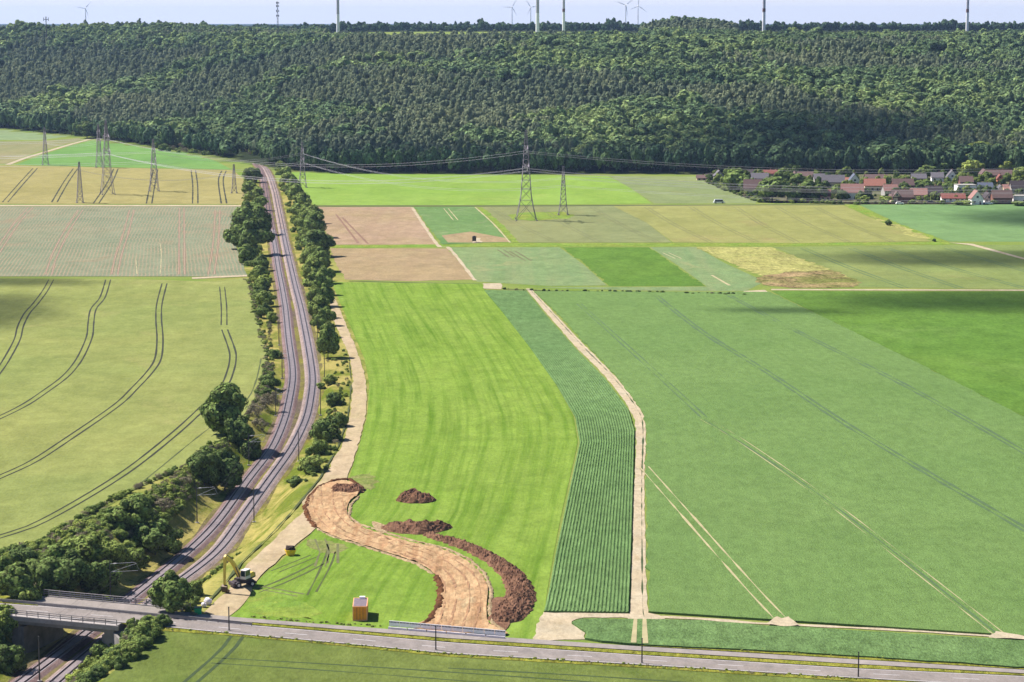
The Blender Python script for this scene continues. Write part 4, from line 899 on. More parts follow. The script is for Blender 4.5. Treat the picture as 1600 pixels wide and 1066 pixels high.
for u, vh, r, ph, Y, lb in ((800,12,30,.55,7600,'tiny whole wind turbine just left of the thickest tower, blades spread level'), (829,12,30,1.5,7800,'tiny whole wind turbine touching the thickest tower on its left'), (976,9,34,.9,7400,'left of two tiny wind turbines right of centre on the horizon'), (995,10,34,.1,7700,'right of two tiny wind turbines right of centre on the horizon'), (140,14,30,.7,8200,'very faint tiny wind turbine at the far left horizon')):
    hub = 100+(HOR-vh)*Y/F-hz(0, Y)+1; turbine(u, Y, hub, r, lb, .1, ph, None, 1.9)
x, Y = (437-800)/F*2980, 2980; z = hz(x, Y); tm = empty('radio_mast', (x, Y, z)); tag(tm, 'dark lattice radio mast with antennas on the wooded hilltop', 'radio mast')
mb = MB(); hh = 47
for k in range(12):
    a, b_ = k*hh/12, (k+1)*hh/12; r0, r1 = 1.5-k*.09, 1.5-(k+1)*.09
    ca = [(r0*math.cos(q), r0*math.sin(q), a) for q in (0,2.09,4.19)]; cb_ = [(r1*math.cos(q), r1*math.sin(q), b_) for q in (0,2.09,4.19)]
    for i in range(3): mb.bar(ca[i], cb_[i], .22, 4); mb.bar(ca[i], cb_[(i+1) % 3], .13, 3)
mb.build('lattice', mast_m, tm)
for zz in (28, 34, 40, 44):
    for q in (0.3,2.4,4.5): mb = MB(); mb.box(1.6*math.cos(q)-.4, 1.6*math.cos(q)+.4, 1.6*math.sin(q)-.4, 1.6*math.sin(q)+.4, zz, zz+2.4); mb.build('antenna', mast_m, tm)
x, Y = (78.5-800)/F*2980, 2980; z = hz(x, Y); tp = empty('skyline_pylon', (x, Y, z)); tag(tp, 'dark t shaped mast standing above the trees at the far left skyline', 'mast')
mb = MB(); mb.bar((0,0,0), (0,0,37), .8, 6, .5); mb.build('pole', mast_m, tp)
mb = MB(); mb.box(-3.2, 3.2, -.3, .3, 33.6, 34.3); mb.box(-3.2, -2.6, -.3, .3, 32, 36.4); mb.box(2.6, 3.2, -.3, .3, 32, 36.4); mb.box(-.5, .5, -.4, .4, 31, 37.5); mb.build('cross_arm', mast_m, tp)
# ------------------------------------------------------------------ village
wall_c = {'white': plain('render_white', (.85,.82,.80,1), .8), 'cream': plain('render_cream', SW(232,208,184), .8), 'pink': plain('render_pinkish', SW(226,190,180), .8), 'blue': plain('render_blue', SW(112,140,200), .8), 'orange': plain('brick_orange', SW(214,130,104), .9), 'grey': plain('render_grey', SW(176,172,176), .8), 'brick': plain('brick_dark', SW(136,92,84), .9)}
roof_c = {'brown': plain('roof_brown', S(140,110,112), .85, var=.2), 'red': plain('roof_red', S(176,104,96), .85, var=.2), 'salmon': plain('roof_salmon', S(214,142,128), .85, var=.15), 'pink': plain('roof_pink', S(206,152,150), .85, var=.15), 'grey': plain('roof_grey', S(138,132,150), .8, var=.2), 'dark': plain('roof_dark', S(84,70,80), .8, var=.2), 'blue': plain('roof_blue_grey', S(116,126,160), .7), 'flat': plain('roof_flat_white', S(222,216,218), .8)}
winm = plain('window_dark', (.03,.035,.05,1), .2, spec=.7)
doorm = plain('door_wood', (.07,.045,.035,1), .6)
def house(u, v, wpx, hpx, gable, wc, rc, label, depth=9.0, roofk=.5):
    x, y, z = gpt(u, v); s = spx(y); w_ = wpx/s; ht = hpx/s
    flat = rc == 'flat'
    if gable: rh = min(ht*.62, w_*.62); eh = max(2.2, ht-rh)
    else: rh = ht*roofk; eh = ht-rh
    h = empty('house', (x, y+depth/2, z-.3), random.uniform(-.12, .12)); tag(h, label, 'house', 'houses of the village below the wood')
    a, b_ = w_/2, depth/2; W, R = wall_c[wc], roof_c[rc]
    mb = MB()
    if flat: mb.box(-a, a, -b_, b_, 0, ht)
    elif gable:
        mb.add([(-a,-b_,0),(a,-b_,0),(a,-b_,eh),(0,-b_,eh+rh),(-a,-b_,eh),(-a,b_,0),(a,b_,0),(a,b_,eh),(0,b_,eh+rh),(-a,b_,eh)], [(0,1,2,3,4),(9,8,7,6,5),(0,4,9,5),(1,6,7,2)])
    else:
        mb.add([(-a,-b_,0),(-a,b_,0),(-a,b_,eh),(-a,0,eh+rh),(-a,-b_,eh),(a,-b_,0),(a,b_,0),(a,b_,eh),(a,0,eh+rh),(a,-b_,eh)], [(4,3,2,1,0),(5,6,7,8,9),(0,5,9,4),(1,2,7,6)])
    mb.build('wall', W, h)
    mb = MB(); o = .45; th = .28
    if flat: mb.box(-a-.2, a+.2, -b_-.2, b_+.2, ht, ht+.3)
    elif gable:
        k = rh/a
        for sx in (-1, 1):
            e = Vector((sx*(a+o), 0, eh-o*k+.05)); t = Vector((0, 0, eh+rh+.05))
            vs = [(e.x,-b_-o,e.z),(t.x,-b_-o,t.z),(t.x,b_+o,t.z),(e.x,b_+o,e.z)]; vs += [(q[0],q[1],q[2]+th) for q in vs]
            mb.add(vs, [(0,1,2,3),(7,6,5,4),(0,4,5,1),(2,6,7,3),(0,3,7,4)])
    else:
        k = rh/b_
        for sy in (-1, 1):
            e = Vector((0, sy*(b_+o), eh-o*k+.05)); t = Vector((0, 0, eh+rh+.05))
            vs = [(-a-o,e.y,e.z),(a+o,e.y,e.z),(a+o,t.y,t.z),(-a-o,t.y,t.z)]; vs += [(q[0],q[1],q[2]+th) for q in vs]
            mb.add(vs, [(0,1,2,3),(7,6,5,4),(0,4,5,1),(1,5,6,2),(0,3,7,4)])
    rf_ = mb.build('roof', R, h)
    if not flat:
        mb = MB(); cx = a*.35 if not gable else .3; cy = .6 if not gable else b_*.4; top = eh+rh
        mb.box(cx-.35, cx+.35, cy-.35, cy+.35, top-1.6, top+.9); mb.build('chimney', wall_c['brick'], rf_)
    n = max(2, int(w_/3)); 
    for i in range(n):
        cx = -a+w_*(i+.5)/n; z0 = min(1.0, eh*.3); z1 = min(z0+1.3, eh-.25)
        if i == n//2: 
            mb = MB(); mb.box(cx-.5, cx+.5, -b_-.06, -b_+.02, 0.1, min(2.1, eh-.2)); mb.build('door', doorm, h); continue
        mb = MB(); mb.box(cx-.6, cx+.6, -b_-.05, -b_+.02, z0, z1); mb.build('window', winm, h)
    if gable and rh > 2.2:
        mb = MB(); mb.box(-.6, .6, -b_-.05, -b_+.02, eh+.2, eh+1.4); mb.build('window', winm, h)
    return h
HS = [
 (1097,282,15,8,0,'pink','brown','low pinkish house at the left end of the village'), (1109,281,10,9,0,'brick','dark','dark brick shed just right of the leftmost pinkish house'),
 (1124,280,16,13,1,'grey','grey','grey gabled house left of the big round village tree'), (1172,275,22,9,0,'white','dark','long white building behind the big round village tree'),
 (1200,276,30,10,0,'red' if 0 else 'pink','red','long house with a bright red roof near the left of the village'), (1188,286,26,15,0,'white','grey','house with a lilac grey roof in front of the bright red roof'),
 (1177,306,27,25,0,'cream','brown','large steep brown roofed house at the field edge left of the dark tree clump'),
 (1243,281,8,12,1,'white','brown','narrow white gable end above the dark tree clump'), (1259,282,24,13,0,'grey','brown','brown roofed house beside the narrow white gable'), (1281,286,16,14,0,'grey','grey','small lilac roofed house left of the hipped cream house'),
 (1303,294,34,20,0,'cream','grey','cream house with a wide grey roof in the centre of the village'), (1291,314,15,17,0,'pink','red','small reddish house at the field edge right of the dark tree clump'),
 (1336,290,18,18,1,'white','blue','white gabled house with a blue grey roof and two dark windows'), (1320,289,14,11,0,'cream','salmon','low house with a salmon roof left of the blue grey roofed gable'),
 (1333,312,34,24,0,'white','pink','large house with a broad pinkish roof at the field edge'), (1368,299,32,19,0,'cream','salmon','house with the brightest salmon roof in the village'),
 (1370,284,34,11,0,'grey','brown','brown roof behind the brightest salmon roof'), (1392,307,22,18,0,'grey','pink','greyish pink roof right of the brightest salmon roof'),
 (1412,298,32,18,0,'brick','brown','brown roofed house behind the cream gable at the field edge'), (1411,318,32,21,0,'brick','brown','half timbered looking house with brown roof at the field edge'), (1400,318,11,19,1,'cream','brown','cream gable end facing the green field'),
 (1437,313,25,18,0,'cream','pink','house with a pink red roof and dormer at the field edge'), (1460,308,25,17,0,'brick','dark','dark block shaped house with dark roof in mid village'),
 (1437,285,22,13,0,'grey','grey','pale grey roofed house at the back of the village'), (1466,284,18,14,0,'white','grey','bright white house at the back of the village'),
 (1489,283,17,17,1,'white','grey','white gabled house under the bright green trees'), (1511,292,20,16,0,'brick','brown','dark brown roofed house left of the blue house'),
 (1510,306,29,17,0,'white','flat','large modern white flat roofed house'), (1491,316,36,13,0,'white','red','low long house with a red roof behind a green hedge'),
 (1527,320,18,22,1,'white','pink','tall steep white gable facing the green field'), (1545,317,14,16,1,'white','dark','white gable with dark roof right of the tall steep gable'),
 (1541,299,22,13,0,'blue','blue','bright blue house in the right part of the village'), (1539,280,11,15,1,'pink','brown','pinkish gable end of the long red brown roof at the back'),
 (1562,281,40,15,0,'brick','brown','long red brown roof at the back right of the village'), (1564,288,9,15,1,'orange','red','orange brick gable near the right of the village'),
 (1565,301,9,10,1,'white','grey','very small white gable below the orange brick gable'), (1577,302,16,13,0,'cream','pink','pale pink roof right of the very small white gable'),
 (1567,319,30,21,0,'brick','brown','wide brown roofed house at the field edge near the right frame'), (1592,303,22,20,0,'grey','dark','dark roofed house cut by the right frame edge'), (1594,317,22,11,0,'white','flat','low white flat roofed building cut by the right frame edge'),
 (1628,316,26,20,0,'cream','brown','brown roofed house beyond the right frame edge'), (1625,296,24,18,0,'white','red','red roofed house beyond the right frame edge'),
]
for a in HS: house(*a)
gw = MB(); pts = densify([gp(1105,283), gp(1150,302), gp(1190,316), gp(1345,319.2), gp(1640,319)], 3); 
for i in range(len(pts)-1): a, b_ = pts[i], pts[i+1]; gw.bar((a[0],a[1],.6), (b_[0],b_[1],.6), .5, 4)
tag(gw.build('garden_wall', plain('garden_wall_tone', S(150,120,110), .9, var=.5, vs=.15)), 'low garden wall along the field edge of the village', 'wall')
sheet('village_ground', [(1100,284),(1150,303),(1190,317),(1345,319.5),(1900,319.5),(1900,270),(1250,268),(1110,274)], field_mat('village_gardens', S(120,130,92), S(150,140,120), S(90,112,60), big=.08, fine=.8, spk=.4), .05)
# cars
def car(u, v, rz, L, mat, name, label, van=False):
    x, y, z = gpt(u, v); c = empty(name, (x, y, z+.12), rz); tag(c, label, 'van' if van else 'car')
    h = 2.2 if van else 1.45; mb = MB(); mb.prism([(-L/2,.35),(L/2,.35),(L/2,.8),(L*.42,.95),(-L*.46,.95),(-L/2,.8)], -.9, .9)
    mb.prism([(-L*.45,.95),(L*(.38 if van else .28),.95),(L*(.3 if van else .12),h),(-L*.38,h)], -.8, .8); mb.build('body', mat, c)
    mb = MB(); mb.prism([(-L*.40,1.0),(L*(.33 if van else .22),1.0),(L*(.27 if van else .1),h-.15),(-L*.36,h-.15)], -.83, .83); mb.build('window', winm, c)
    for sx in (-L*.3, L*.3):
        for sy in (-1, 1): mb = MB(); mb.bar((sx, sy*.95, .33), (sx, sy*.7, .33), .33, 10); mb.build('wheel', tyr, c)
silver = plain('car_paint_silver', (.62,.64,.70,1), .3, 0); redp = plain('car_paint_dark', (.03,.03,.04,1), .3)
car(1123.5,318,.1,6.5,silver,'van','silver grey van parked alone on the field edge left of the village',True)
car(1406,320,0,4.4,wall_c['white'],'parked_car','small white car parked in front of the cream gable'); car(1545,320,.05,4.4,silver,'parked_car','silver car parked below the white gables at the right'); car(1455,318,0,4.4,redp,'parked_car','dark car parked at the middle of the village edge')
# hunting stand
x, y, z = gpt(741,379); hsd = empty('raised_hide', (x, y, z)); tag(hsd, 'small dark wooden hide standing on the bare patch of the mixed field', 'hide')
mb = MB(); mb.box(-.9,.9,-.9,.9,.7,2.6); mb.build('cabin', doorm, hsd)
for sx in (-.8,.8):
    for sy in (-.8,.8): mb = MB(); mb.bar((sx*1.1,sy*1.1,0),(sx,sy,.9),.08); mb.build('leg', doorm, hsd)
mb = MB(); mb.prism([(-1.1,2.6),(1.1,2.6),(0,3.1)], -1.1, 1.1); mb.build('roof', roof_c['dark'], hsd)
# ------------------------------------------------------------------ trees
def leafmat(name, dark, mid_, bright, var=.5):
    m, nt, b = newmat(name); b.inputs['Roughness'].default_value = .8; b.inputs['Specular IOR Level'].default_value = .08
    a = N(nt, 'ShaderNodeAttribute', attribute_name='tint', attribute_type='INSTANCER')
    cr = N(nt, 'ShaderNodeValToRGB'); nt.links.new(a.outputs['Fac'], cr.inputs[0])
    e = cr.color_ramp.elements; e[0].color = dark; e[1].color = bright; e[0].position = 0; e[1].position = 1; q = e.new(.5); q.color = mid_
    g = N(nt, 'ShaderNodeNewGeometry'); v = math_(nt, 'ADD', 1-var, math_(nt, 'MULTIPLY', g.outputs['Random Per Island'], 2*var))
    hs = N(nt, 'ShaderNodeHueSaturation'); nt.links.new(cr.outputs[0], hs.inputs['Color']); nt.links.new(v, hs.inputs['Value'])
    nt.links.new(math_(nt, 'ADD', .488, math_(nt, 'MULTIPLY', g.outputs['Random Per Island'], .024)), hs.inputs['Hue'])
    nt.links.new(hs.outputs[0], b.inputs['Base Color'])
    tr = N(nt, 'ShaderNodeBsdfTranslucent'); nt.links.new(hs.outputs[0], tr.inputs[0]); mx = N(nt, 'ShaderNodeMixShader'); mx.inputs[0].default_value = .22
    nt.links.new(b.outputs[0], mx.inputs[1]); nt.links.new(tr.outputs[0], mx.inputs[2])
    out = [n for n in nt.nodes if n.type == 'OUTPUT_MATERIAL'][0]; nt.links.new(mx.outputs[0], out.inputs[0]); return m
leaf = leafmat('leaf_broad', (.058,.096,.036,1), (.160,.215,.055,1), (.31,.36,.08,1), .7)
leaf_f = leafmat('leaf_woodland', (.060,.108,.056,1), (.140,.205,.085,1), (.25,.32,.11,1), .6)
pinel = leafmat('leaf_pine', (.12,.160,.098,1), (.175,.215,.120,1), (.25,.28,.15,1), .4)
bark = plain('bark', (.07,.055,.045,1), .95, var=.3, vs=6); dryl = leafmat('leaf_dry', (.12,.10,.075,1), (.19,.165,.11,1), (.28,.25,.15,1), .4)
def crown_mesh(name, seed, n, lf, rx, z0, lobes, mat, lr=(.14,.24), core=True, top=1.0, flat=1.0):
    r = np.random.default_rng(seed); zc = (z0+top)/2; hz_ = (top-z0)/2
    c = []; 
    while len(c) < lobes:
        p = r.uniform(-1, 1, 3)
        if np.linalg.norm(p) < 1: c.append(p)
    c = np.array(c); L = r.uniform(lr[0], lr[1], lobes); nb_ = lobes//4; c[:nb_] *= (1.22/np.linalg.norm(c[:nb_], axis=1))[:, None]; L[:nb_] *= .75
    c = c*np.array([rx-.10, rx-.10, hz_-.12]); c[:, :2] *= (1-.25*np.clip(c[:, 2:3]/hz_, -1, 1)); c[:,2] += zc
    k = r.integers(0, lobes, n*3); d = r.normal(0, 1, (n*3, 3)); d[:,2] += .25; d /= np.linalg.norm(d, axis=1)[:, None]
    pos = c[k]+d*L[k][:, None]*r.uniform(.82, 1.1, n*3)[:, None]*np.array([1,1,flat])
    ins = (np.linalg.norm(pos[:, None]-c[None], axis=2) < L[None]*.8).any(1); sel = np.where(~ins)[0][:n]
    pos = pos[sel]; d = d[sel]; out = pos-np.array([0,0,zc]); out /= np.linalg.norm(out, axis=1)[:, None]
    nn = d*.8+out*.5+r.normal(0, .26, d.shape); nn /= np.linalg.norm(nn, axis=1)[:, None]
    t = np.cross(nn, r.normal(0, 1, nn.shape)); t /= np.linalg.norm(t, axis=1)[:, None]; b_ = np.cross(nn, t)
    s = lf*r.uniform(.55, 1.25, len(pos))[:, None]; m = len(pos)
    V = np.stack([pos-t*s-b_*s*.7, pos+t*s-b_*s*.6, pos+t*s*.9+b_*s*.7, pos-t*s*.8+b_*s*.8], 1).reshape(-1, 3).tolist()
    Fc = [(i*4, i*4+1, i*4+2, i*4+3) for i in range(m)]
    if core:
        bm = bmesh.new(); bmesh.ops.create_icosphere(bm, subdivisions=1, radius=1); vv = [v.co.copy() for v in bm.verts]; ff = [[v.index for v in f.verts] for f in bm.faces]; bm.free()
        for j in range(lobes):
            base = len(V); V += [[c[j][0]+q.x*L[j]*.8, c[j][1]+q.y*L[j]*.8, c[j][2]+q.z*L[j]*.8*flat] for q in vv]; Fc += [tuple(i+base for i in f) for f in ff]
    me = bpy.data.meshes.new(name); me.from_pydata(V, [], Fc); me.update(); me.materials.append(mat); return me
def trunk_mesh(name, seed, h=.5, r0=.022):
    R = random.Random(seed); mb = MB(); p = Vector((0,0,-.03)); pts = [p]
    for i in range(4): p = p+Vector((R.uniform(-.012,.012), R.uniform(-.012,.012), h/4)); pts.append(p)
    for i in range(4): mb.bar(pts[i], pts[i+1], r0*(1-i*.17), 7, r0*(1-(i+1)*.17))
    for k in range(6):
        a = R.uniform(0, 6.28); q = pts[R.choice((2,3,4))]; mb.bar(q, q+Vector((math.cos(a)*.17, math.sin(a)*.17, R.uniform(.1,.22))), r0*.45, 5, r0*.15)
    me = bpy.data.meshes.new(name); me.from_pydata([tuple(v) for v in mb.v], [], mb.f); me.update(); me.materials.append(bark); return me
near = [crown_mesh('crown', 10+i, 3800, .032, .42, .10, 30, leaf, lr=(.10,.20)) for i in range(5)]
midc = [crown_mesh('crown', 30+i, 1100, .050, .40, .12, 22, leaf, lr=(.11,.21)) for i in range(5)]
farc = [crown_mesh('crown', 50+i, 420, .070, .36+.02*(i % 3), .15, 14, leaf_f, lr=(.11,.20)) for i in range(6)]
pinec = [crown_mesh('crown', 70+i, 420, .07, .36, .22, 12, pinel, lr=(.13,.21)) for i in range(4)]
shrubc = [crown_mesh('crown', 90+i, 2600, .046, .62, -.05, 26, leaf, lr=(.16,.30)) for i in range(4)]
dryc = [crown_mesh('crown', 110+i, 1500, .03, .6, -.05, 18, dryl, lr=(.14,.26), core=False) for i in range(2)]
trk_m = [trunk_mesh('trunk', 5+i) for i in range(4)]
W0 = {'near': .84, 'mid': .80, 'far': .76, 'pine': .76, 'shrub': 1.24, 'dry': 1.2}
LIB = {'near': near, 'mid': midc, 'far': farc, 'pine': pinec, 'shrub': shrubc, 'dry': dryc}
tc_ = [0]
def tree_at(name, x, y, z, h, wd, kind, tint, label, cat, grp, variant=None):
    tc_[0] += 1; i = tc_[0]; lib = LIB[kind]; sx = wd/W0[kind]
    t = empty(name, (x, y, z-.1), (i*2.4) % 6.283, (sx, sx, h)); tag(t, label, cat, grp)
    c = bpy.data.objects.new('crown', lib[variant if variant is not None else i % len(lib)]); C.objects.link(c); c.parent = t; c['tint'] = float(tint) if kind in ('far', 'pine') else .22+.78*float(tint)
    k = bpy.data.objects.new('trunk' if kind not in ('shrub', 'dry') else 'stem', trk_m[i % 4]); C.objects.link(k); k.parent = t
    return t
def tree(u, v, hpx, wpx, kind, tint, label, cat='tree', grp=None, name='tree'):
    x, y, z = gpt(u, v); s = spx(y); return tree_at(name, x, y+ (wpx/s)*.25, z, hpx/s*1.02, wpx/s*1.08, kind, tint, label, cat, grp)
ORD = ['first','second','third','fourth','fifth','sixth','seventh','eighth','ninth','tenth','eleventh','twelfth','thirteenth','fourteenth','fifteenth','sixteenth','seventeenth','eighteenth','nineteenth','twentieth','twenty first','twenty second','twenty third','twenty fourth','twenty fifth','twenty sixth','twenty seventh']
HL = [(393,286,30,30,.1),(390,302,22,24,.5),(402,310,20,22,.5),(394,320,24,26,.6),(404,330,24,24,.45),(396,345,30,30,.35),(384,368,50,46,.3),(404,368,44,34,.35),(372,390,42,36,.35),(396,400,60,50,.15),(386,414,38,34,.3),(408,424,30,26,.3),(405,440,28,28,.5),(412,455,28,28,.5),(404,466,24,22,.35),(414,480,30,30,.55),(412,498,28,26,.3),(424,505,20,20,.7)]
for i, (u, v, h, wp, t) in enumerate(HL): tree(u, v, h*(.85 if v > 410 or v < 330 else 1), wp*(.9 if v > 410 or v < 330 else 1), 'mid' if v < 350 else 'near', t, ORD[i]+' tree from the far end of the left railway hedge', grp='hedge trees left of the railway')
HR = [(438,268,16,18,.5),(446,280,20,20,.5),(452,290,22,20,.5),(458,302,24,22,.4),(461,316,26,24,.5),(470,330,28,26,.55),(466,345,28,24,.5),(482,350,32,34,.5),(476,364,32,28,.5),(492,372,40,40,.35),(480,388,32,28,.5),(496,402,44,44,.15),(486,415,34,32,.5),(499,425,38,36,.35),(490,440,36,34,.6),(506,444,30,26,.35),(497,462,38,38,.5),(492,482,36,26,.55),(507,480,36,28,.4),(500,498,34,32,.5),(508,510,32,26,.4),(497,520,30,22,.45),(513,528,26,20,.3)]
for i, (u, v, h, wp, t) in enumerate(HR): tree(u, v, h, wp, 'mid' if v < 350 else 'near', t, ORD[i]+' tree from the far end of the right railway hedge', grp='hedge trees right of the railway')
tree(512,560,52,32,'near',.45,'separate round tree with a long crown at the near end of the right hedge')
tree(353,684,80,66,'near',.3,'lone broad dark green tree at the wheat field corner, tallest in the left cutting')
tree(372,700,52,40,'near',.12,'dark tree tucked below the lone broad tree on the right')
tree(390,718,32,34,'shrub',.15,'dark bush behind the arms of the second catenary mast','bush',name='bush')
tree(318,762,62,46,'near',.15,'dark leafy tree on the left of the paired dark trees above the cutting'); tree(350,772,66,56,'near',.05,'darkest leafy tree on the right of the paired dark trees above the cutting')
tree(212,842,66,58,'near',.35,'big leafy bush tree at the field corner above the bramble slope'); tree(240,872,62,60,'near',.2,'dark leafy tree below the big leafy bush tree'); tree(262,862,36,40,'shrub',.3,'rounded dark bush at the right foot of the leafy tree pair','bush',name='bush')
tree(185,828,34,44,'shrub',.4,'rounded bush left of the big leafy bush tree','bush',name='bush')
tree(268,964,68,60,'near',.3,'dark green tree standing alone beside the road right of the bridge'); tree(302,932,24,28,'shrub',.6,'small yellow green bush right of the lone roadside tree','bush',name='bush')
tree(38,888,34,44,'shrub',.05,'purplish dark bush at the wheat field corner bottom left','bush',name='bush')
for (u, v, h, wp, k, t, lb) in ((22,938,58,60,'near',.3,'green tree cut by the left frame edge above the road'),(72,934,62,66,'near',.2,'dark tree between the left frame tree and the bridge scrub'),(112,930,66,60,'near',.1,'tall dark tree left of the first catenary mast'),(146,936,54,52,'near',.15,'dark tree directly behind the bridge railing'),(44,950,34,36,'shrub',.6,'light green rounded bush against the road verge at left'),
    (90,896,40,56,'shrub',.35,'broad bush in the upper bramble slope left'),(130,880,42,58,'shrub',.55,'bramble coloured bush in the middle of the left slope'),(170,884,40,52,'shrub',.6,'olive bush on the slope above the first catenary mast'),(205,893,34,44,'shrub',.5,'olive bush at the right foot of the bramble slope'),(160,920,38,50,'shrub',.25,'dark bush behind the first catenary mast'),(60,915,40,50,'shrub',.3,'dense bush in the lower left thicket'),(0,905,34,40,'shrub',.45,'bush at the left frame edge below the wheat field'),
    (192,1012,42,54,'shrub',.25,'large dark bush on the slope below the road right of the bridge'),(226,1004,30,42,'shrub',.45,'lighter bush at the top right of the slope below the road'),(164,1040,38,42,'shrub',.35,'dark bush near the tracks on the slope below the road'),(140,1050,24,26,'shrub',.6,'small bright bush nearest the tracks below the road'),(205,1030,26,34,'shrub',.5,'small bush at the edge of the green wheat below the road'),(118,1072,22,34,'shrub',.85,'bright yellow green bush at the bottom frame edge'),
    (14,1052,44,44,'shrub',.1,'dark bush in the shade left of the bridge underpass'),(5,985,30,32,'shrub',.75,'yellow green bush at the left frame edge below the road'),
    (520,634,20,24,'shrub',.1,'small dark shrub in the yellow grass right of the tracks'),(532,668,22,24,'shrub',.3,'shrub touching the service path at its upper bend'),(510,690,36,42,'shrub',.2,'largest dark shrub between right track and service path'),(496,712,26,28,'shrub',.45,'round shrub below the largest dark shrub'),(488,738,24,38,'shrub',.6,'light green shrub above the yellow grass slope'),(461,760,14,26,'shrub',.1,'flat dark shrub lying in the yellow grass slope'),
    (428,560,14,20,'shrub',.35,'small bluish shrub in the dry grass left of the tracks'),(421,606,22,26,'shrub',.25,'round lone shrub left of the tracks beside the wheat'),(500,608,10,14,'shrub',.5,'very small shrub below the separate round tree'),(516,600,14,20,'shrub',.7,'small light shrub on the grass under the separate round tree')):
    tree(u, v, h, wp, k, t, lb, 'tree' if k == 'near' else 'bush', name='tree' if k == 'near' else 'bush')
for (u, v, h, wp, lb) in ((414,640,26,34,'pale dry bush left of the fourth mast'),(400,652,20,30,'pale dry bush at the wheat edge beside the lone broad tree'),(424,630,22,22,'pale dry bush nearest the left track'),(404,672,18,26,'low pale dry bush below the larger dry bushes'),(285,760,18,30,'low dry bush at the wheat edge left of the paired dark trees'),(255,800,20,34,'low dry bush above the cutting beside the leafy tree pair')):
    tree(u, v, h, wp, 'dry', .4, lb, 'bush', name='dry_bush')
for (u, v, h, wp, t, lb) in ((1152,302,40,38,.35,'big round tree at the left end of the village'),(1166,303,28,26,.25,'smaller tree against the right side of the big round village tree'),(1134,292,16,18,.45,'small tree in the gardens left of the big round village tree'),(1208,316,38,44,.25,'left and largest tree of the dark clump at the field edge'),(1231,317,30,32,.1,'dark middle tree of the clump at the field edge'),(1192,312,24,24,.35,'tree touching the steep brown roof'),
    (1262,314,32,40,.2,'spreading tree right of the dark clump'),(1281,314,24,24,.25,'small tree left of the small reddish house'),(1248,290,18,22,.3,'tree below the narrow white gable'),(1235,272,22,32,.3,'tree behind the village left of centre'),(1258,270,24,30,.2,'dark round tree behind the brown roofed houses'),(1222,286,22,22,.3,'tree beside the bright red roof'),(1310,308,18,24,.35,'garden tree below the cream house'),(1352,318,12,18,.6,'light garden bush tree at the field edge'),(1383,318,12,20,.7,'yellow green garden bush left of the cream gable'),(1425,296,14,18,.15,'dark garden tree below the pale grey roof'),(1447,300,18,20,.15,'dark garden tree left of the dark block shaped house'),
    (1450,280,20,30,.2,'dark tree behind the bright white house'),(1476,272,22,30,.15,'dark tree between white houses at the back'),(1503,270,30,40,.7,'bright green tree left of the group above the village'),(1531,262,34,46,.75,'largest bright green tree above the village'),(1560,262,28,34,.6,'green tree right of the largest bright tree'),(1588,262,30,32,.5,'green tree above the village near the right frame'),(1522,276,24,32,.85,'yellow green tree in front of the bright group'),(1574,272,22,26,.9,'small yellow tree among the bright group'),(1598,286,26,28,.6,'green tree at the right frame edge in the village'),(1483,300,16,20,.2,'dark garden tree left of the modern white house'),(1520,306,12,16,.5,'small garden tree right of the modern white house'),(1578,316,14,18,.3,'small tree in front of the wide brown roof at right'),(1505,321,8,26,.6,'clipped green hedge bush before the low red roof'),(1595,322,8,24,.4,'dark hedge bush at the right frame edge')):
    tree(u, v, h, wp, 'mid', t, lb, 'tree', 'trees of the village')
tree(1389,353,10,10,'mid',.0,'tiny dark round bush alone on the straw coloured verge','bush',name='bush'); tree(1460,378,5,6,'mid',.0,'tiny dark bush at the tip of the straw coloured verge','bush',name='bush')
tree(135,217,26,30,'mid',.1,'dark tree clump by the white field track at the far left'); tree(118,213,8,10,'mid',.3,'tiny bush left of the dark clump by the far field track','bush',name='bush')
# front row of the wood
def edgeY(x): return float(np.interp(x, EDGE[:,0], EDGE[:,1]))
R = random.Random(3); xq = -505.0; cnt = 0
while xq < 390 and cnt < 215:
    Yq = edgeY(xq)+R.uniform(-2, 8); cnt += 1
    near_rail = abs(xq-float(cW(Yq))) < 12
    if not near_rail:
        sec = 'behind the far left fields' if xq < -250 else ('behind the railway bend' if xq < -120 else ('behind the bright meadow' if xq < 115 else 'behind the village'))
        tree_at('forest_tree', xq, Yq, T(xq, Yq), R.uniform(14, 21), R.uniform(7, 10.5), 'far', R.choice((.0,.1,.15,.2,.3,.5)), 'tall tree in the front row of the wood '+sec, 'tree', 'front row trees of the wood '+sec)
    xq += R.uniform(3.6, 5.6)*(1.0 if xq > -260 else 1.25)
